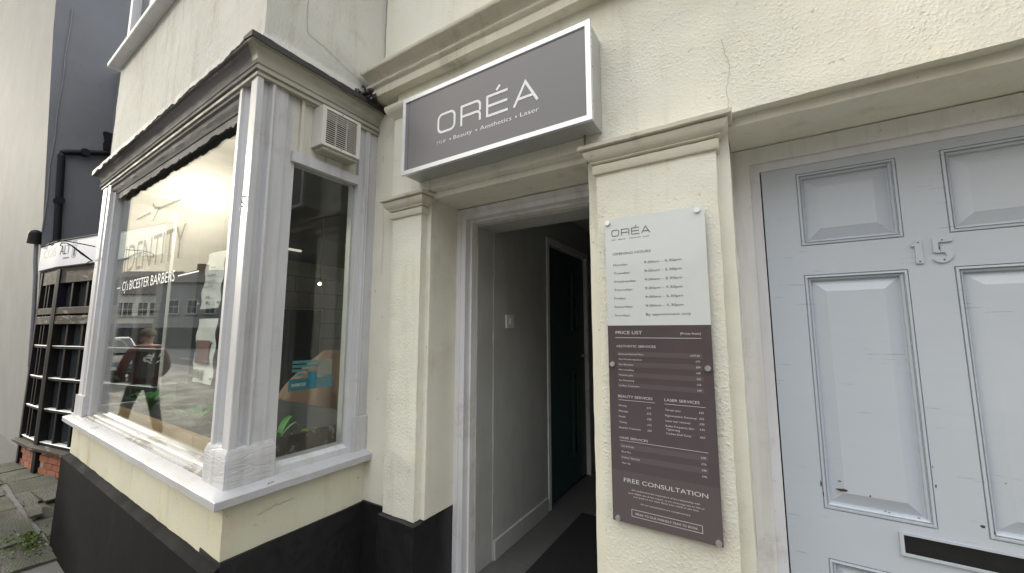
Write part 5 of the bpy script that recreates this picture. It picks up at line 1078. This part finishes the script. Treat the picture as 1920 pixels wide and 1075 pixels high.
# ---------------------------------------------------------------- the passer-by
def person(loc, heading):
    e_lab = 'person in khaki cap, maroon jacket and dark jeans reflected in the bay'
    V_, E_, Rr = [], [], []
    def ch(start, pts):
        prev = start
        for x, y, zz, r in pts:
            V_.append((x, y, zz)); Rr.append(r); i = len(V_) - 1
            if prev is not None: E_.append((prev, i))
            prev = i
        return prev
    pel = ch(None, [(0, 0, .96, .155)]); ch(pel, [(0, .0, 1.10, .150), (0, -.01, 1.28, .175), (0, -.015, 1.42, .145), (0, .01, 1.52, .058), (0, .03, 1.58, .075), (0, .04, 1.66, .098), (0, .03, 1.75, .075)])
    chest = 2; top = 3; head = 6
    ch(head, [(0, .125, 1.645, .018)])
    for s in (-1, 1):
        ch(head, [(s * .088, .03, 1.65, .022)])
        wr = ch(top, [(s * .17, -.01, 1.43, .085), (s * .245, -.03, 1.30, .070), (s * .285, -.03, 1.13, .058), (s * .25, .10, 1.0, .047), (s * .20, .19, .955, .033), (s * .185, .235, .945, .036)])
        for k in range(4):
            o = (k - 1.5) * .019; ch(wr, [(s * .175 + o * .3, .27, .947 + o, .0095), (s * .168 + o * .3, .30, .938 + o, .009), (s * .155 + o * .3, .312, .918 + o, .008)])
        ch(wr, [(s * .150, .245, .985, .011), (s * .135, .27, .995, .0095)])
        fo = 0.16 * s
        ch(pel, [(s * .10, 0, .88, .118), (s * .16, .04 + fo * .3, .52, .083), (s * .165, .03 + fo * .3, .47, .080), (s * .20, -.03 + fo, .11, .066), (s * .205, .0 + fo, .045, .050), (s * .225, .15 + fo, .035, .042)])
    me = bpy.data.meshes.new('person'); me.from_pydata(V_, E_, []); o = bpy.data.objects.new('person', me); COL.objects.link(o)
    sk = o.modifiers.new('skin', 'SKIN'); sk.use_smooth_shade = True
    for v, r in zip(me.skin_vertices[0].data, Rr): v.radius = (r, r * (0.78 if r > .13 else 1.0))
    me.skin_vertices[0].data[0].use_root = True
    sb = o.modifiers.new('sub', 'SUBSURF'); sb.levels = 2; sb.render_levels = 2
    dg = bpy.context.evaluated_depsgraph_get(); m2 = bpy.data.meshes.new_from_object(o.evaluated_get(dg)); bpy.data.objects.remove(o); bpy.data.meshes.remove(me)
    for m in ('skin', 'maroon', 'denim', 'shoe', 'khaki'): m2.materials.append(M[m])
    for pl in m2.polygons:
        c = pl.center; pl.use_smooth = True
        if c.z < 0.085: k = 3
        elif c.y > .20 and abs(c.x) > .1 and c.z > .7: k = 0
        elif c.z < 0.90 and abs(c.x) < .33 and not (abs(c.x) > .2 and c.z > .85): k = 2
        elif c.z < 1.50: k = 1
        elif c.z > 1.685: k = 4
        else: k = 0
        pl.material_index = k
    m2.name = 'person'; b = link('person', m2); mt = Matrix.Translation(loc) @ Matrix.Rotation(heading, 4, 'Z'); b.matrix_world = mt; b.location = loc; b.rotation_euler = (0, 0, heading)
    tag(b, e_lab, 'person')
    def kid(nm, bm, mat):
        o = obj(nm, bm, mat, None); o.parent = b; return o
    bm = B(); bmesh.ops.create_uvsphere(bm, u_segments=24, v_segments=12, radius=0.116, matrix=Matrix.Translation((0, .028, 1.70)) @ Matrix.Diagonal((.95, 1.06, .85, 1)))
    for v in bm.verts: v.co.z = max(v.co.z, 1.672)
    cyl(bm, (0, .14, 1.674), (0, 0, 1), .085, .008, 20); kid('cap', bm, 'khaki')
    for s in (-1, 1):
        bm = B(); bmesh.ops.create_uvsphere(bm, u_segments=8, v_segments=6, radius=.011, matrix=Matrix.Translation((s * .033, .122, 1.662))); kid('eye', bm, 'ink')
    bm = B(); tube(bm, [(-.024, .122, 1.605), (0, .128, 1.603), (.024, .122, 1.605)], .006, 6); kid('mouth', bm, 'maroonprint')
    bm = B()
    sweepz = [(.90, .172), (.93, .185), (1.0, .188), (1.04, .185)]
    rows = [[bm.verts.new((r * 1.05 * math.cos(2 * math.pi * i / 24), r * .92 * math.sin(2 * math.pi * i / 24), zz)) for i in range(24)] for zz, r in sweepz]
    for a, c in zip(rows, rows[1:]):
        for i in range(24): bm.faces.new((a[i], a[(i + 1) % 24], c[(i + 1) % 24], c[i]))
    kid('jacket_hem', bm, 'maroon')
    return b
pp = seen((283 - 960) / 728.4 * 6.6, 6.6)
view = (G0 - pp); hd = math.atan2(-view.y, -view.x) - math.pi / 2
pr = person((pp.x, pp.y, 0.0), hd + R(-12))
bk2 = empty('backpack', (pp.x, pp.y, 0.95), 'dark backpack with a pale leaf print on the passer-by\'s back', 'backpack'); bk2.rotation_euler = (0, 0, hd + R(-12)); WORLD[bk2.name] = Matrix()
bm = B(); box(bm, -.165, .165, -.29, -.135, 0.05, 0.50); bevel(bm, .045, 3); o = obj('bag', bm, 'shoe', None); o.parent = bk2
bm = B(); rl = random.Random(3)
for k in range(14):
    a = rl.uniform(0, 6.28); c = Vector((rl.uniform(-.1, .1), -.2915, rl.uniform(.28, .42))); u_ = Vector((math.cos(a), 0, math.sin(a))); v_ = Vector((-math.sin(a), 0, math.cos(a))); bm.faces.new([bm.verts.new(c + u_ * .045), bm.verts.new(c + v_ * .012), bm.verts.new(c - u_ * .045), bm.verts.new(c - v_ * .012)])
o = obj('leaf_print', bm, 'paper', None, 0); o.parent = bk2
for s in (-1, 1):
    bm = B(); tube(bm, [(s * .10, -.16, .48), (s * .115, -.08, .545), (s * .12, .06, .53), (s * .125, .135, .38), (s * .13, .08, .18), (s * .14, -.14, .10)], .016, 8); o = obj('strap', bm, 'shoe', None); o.parent = bk2
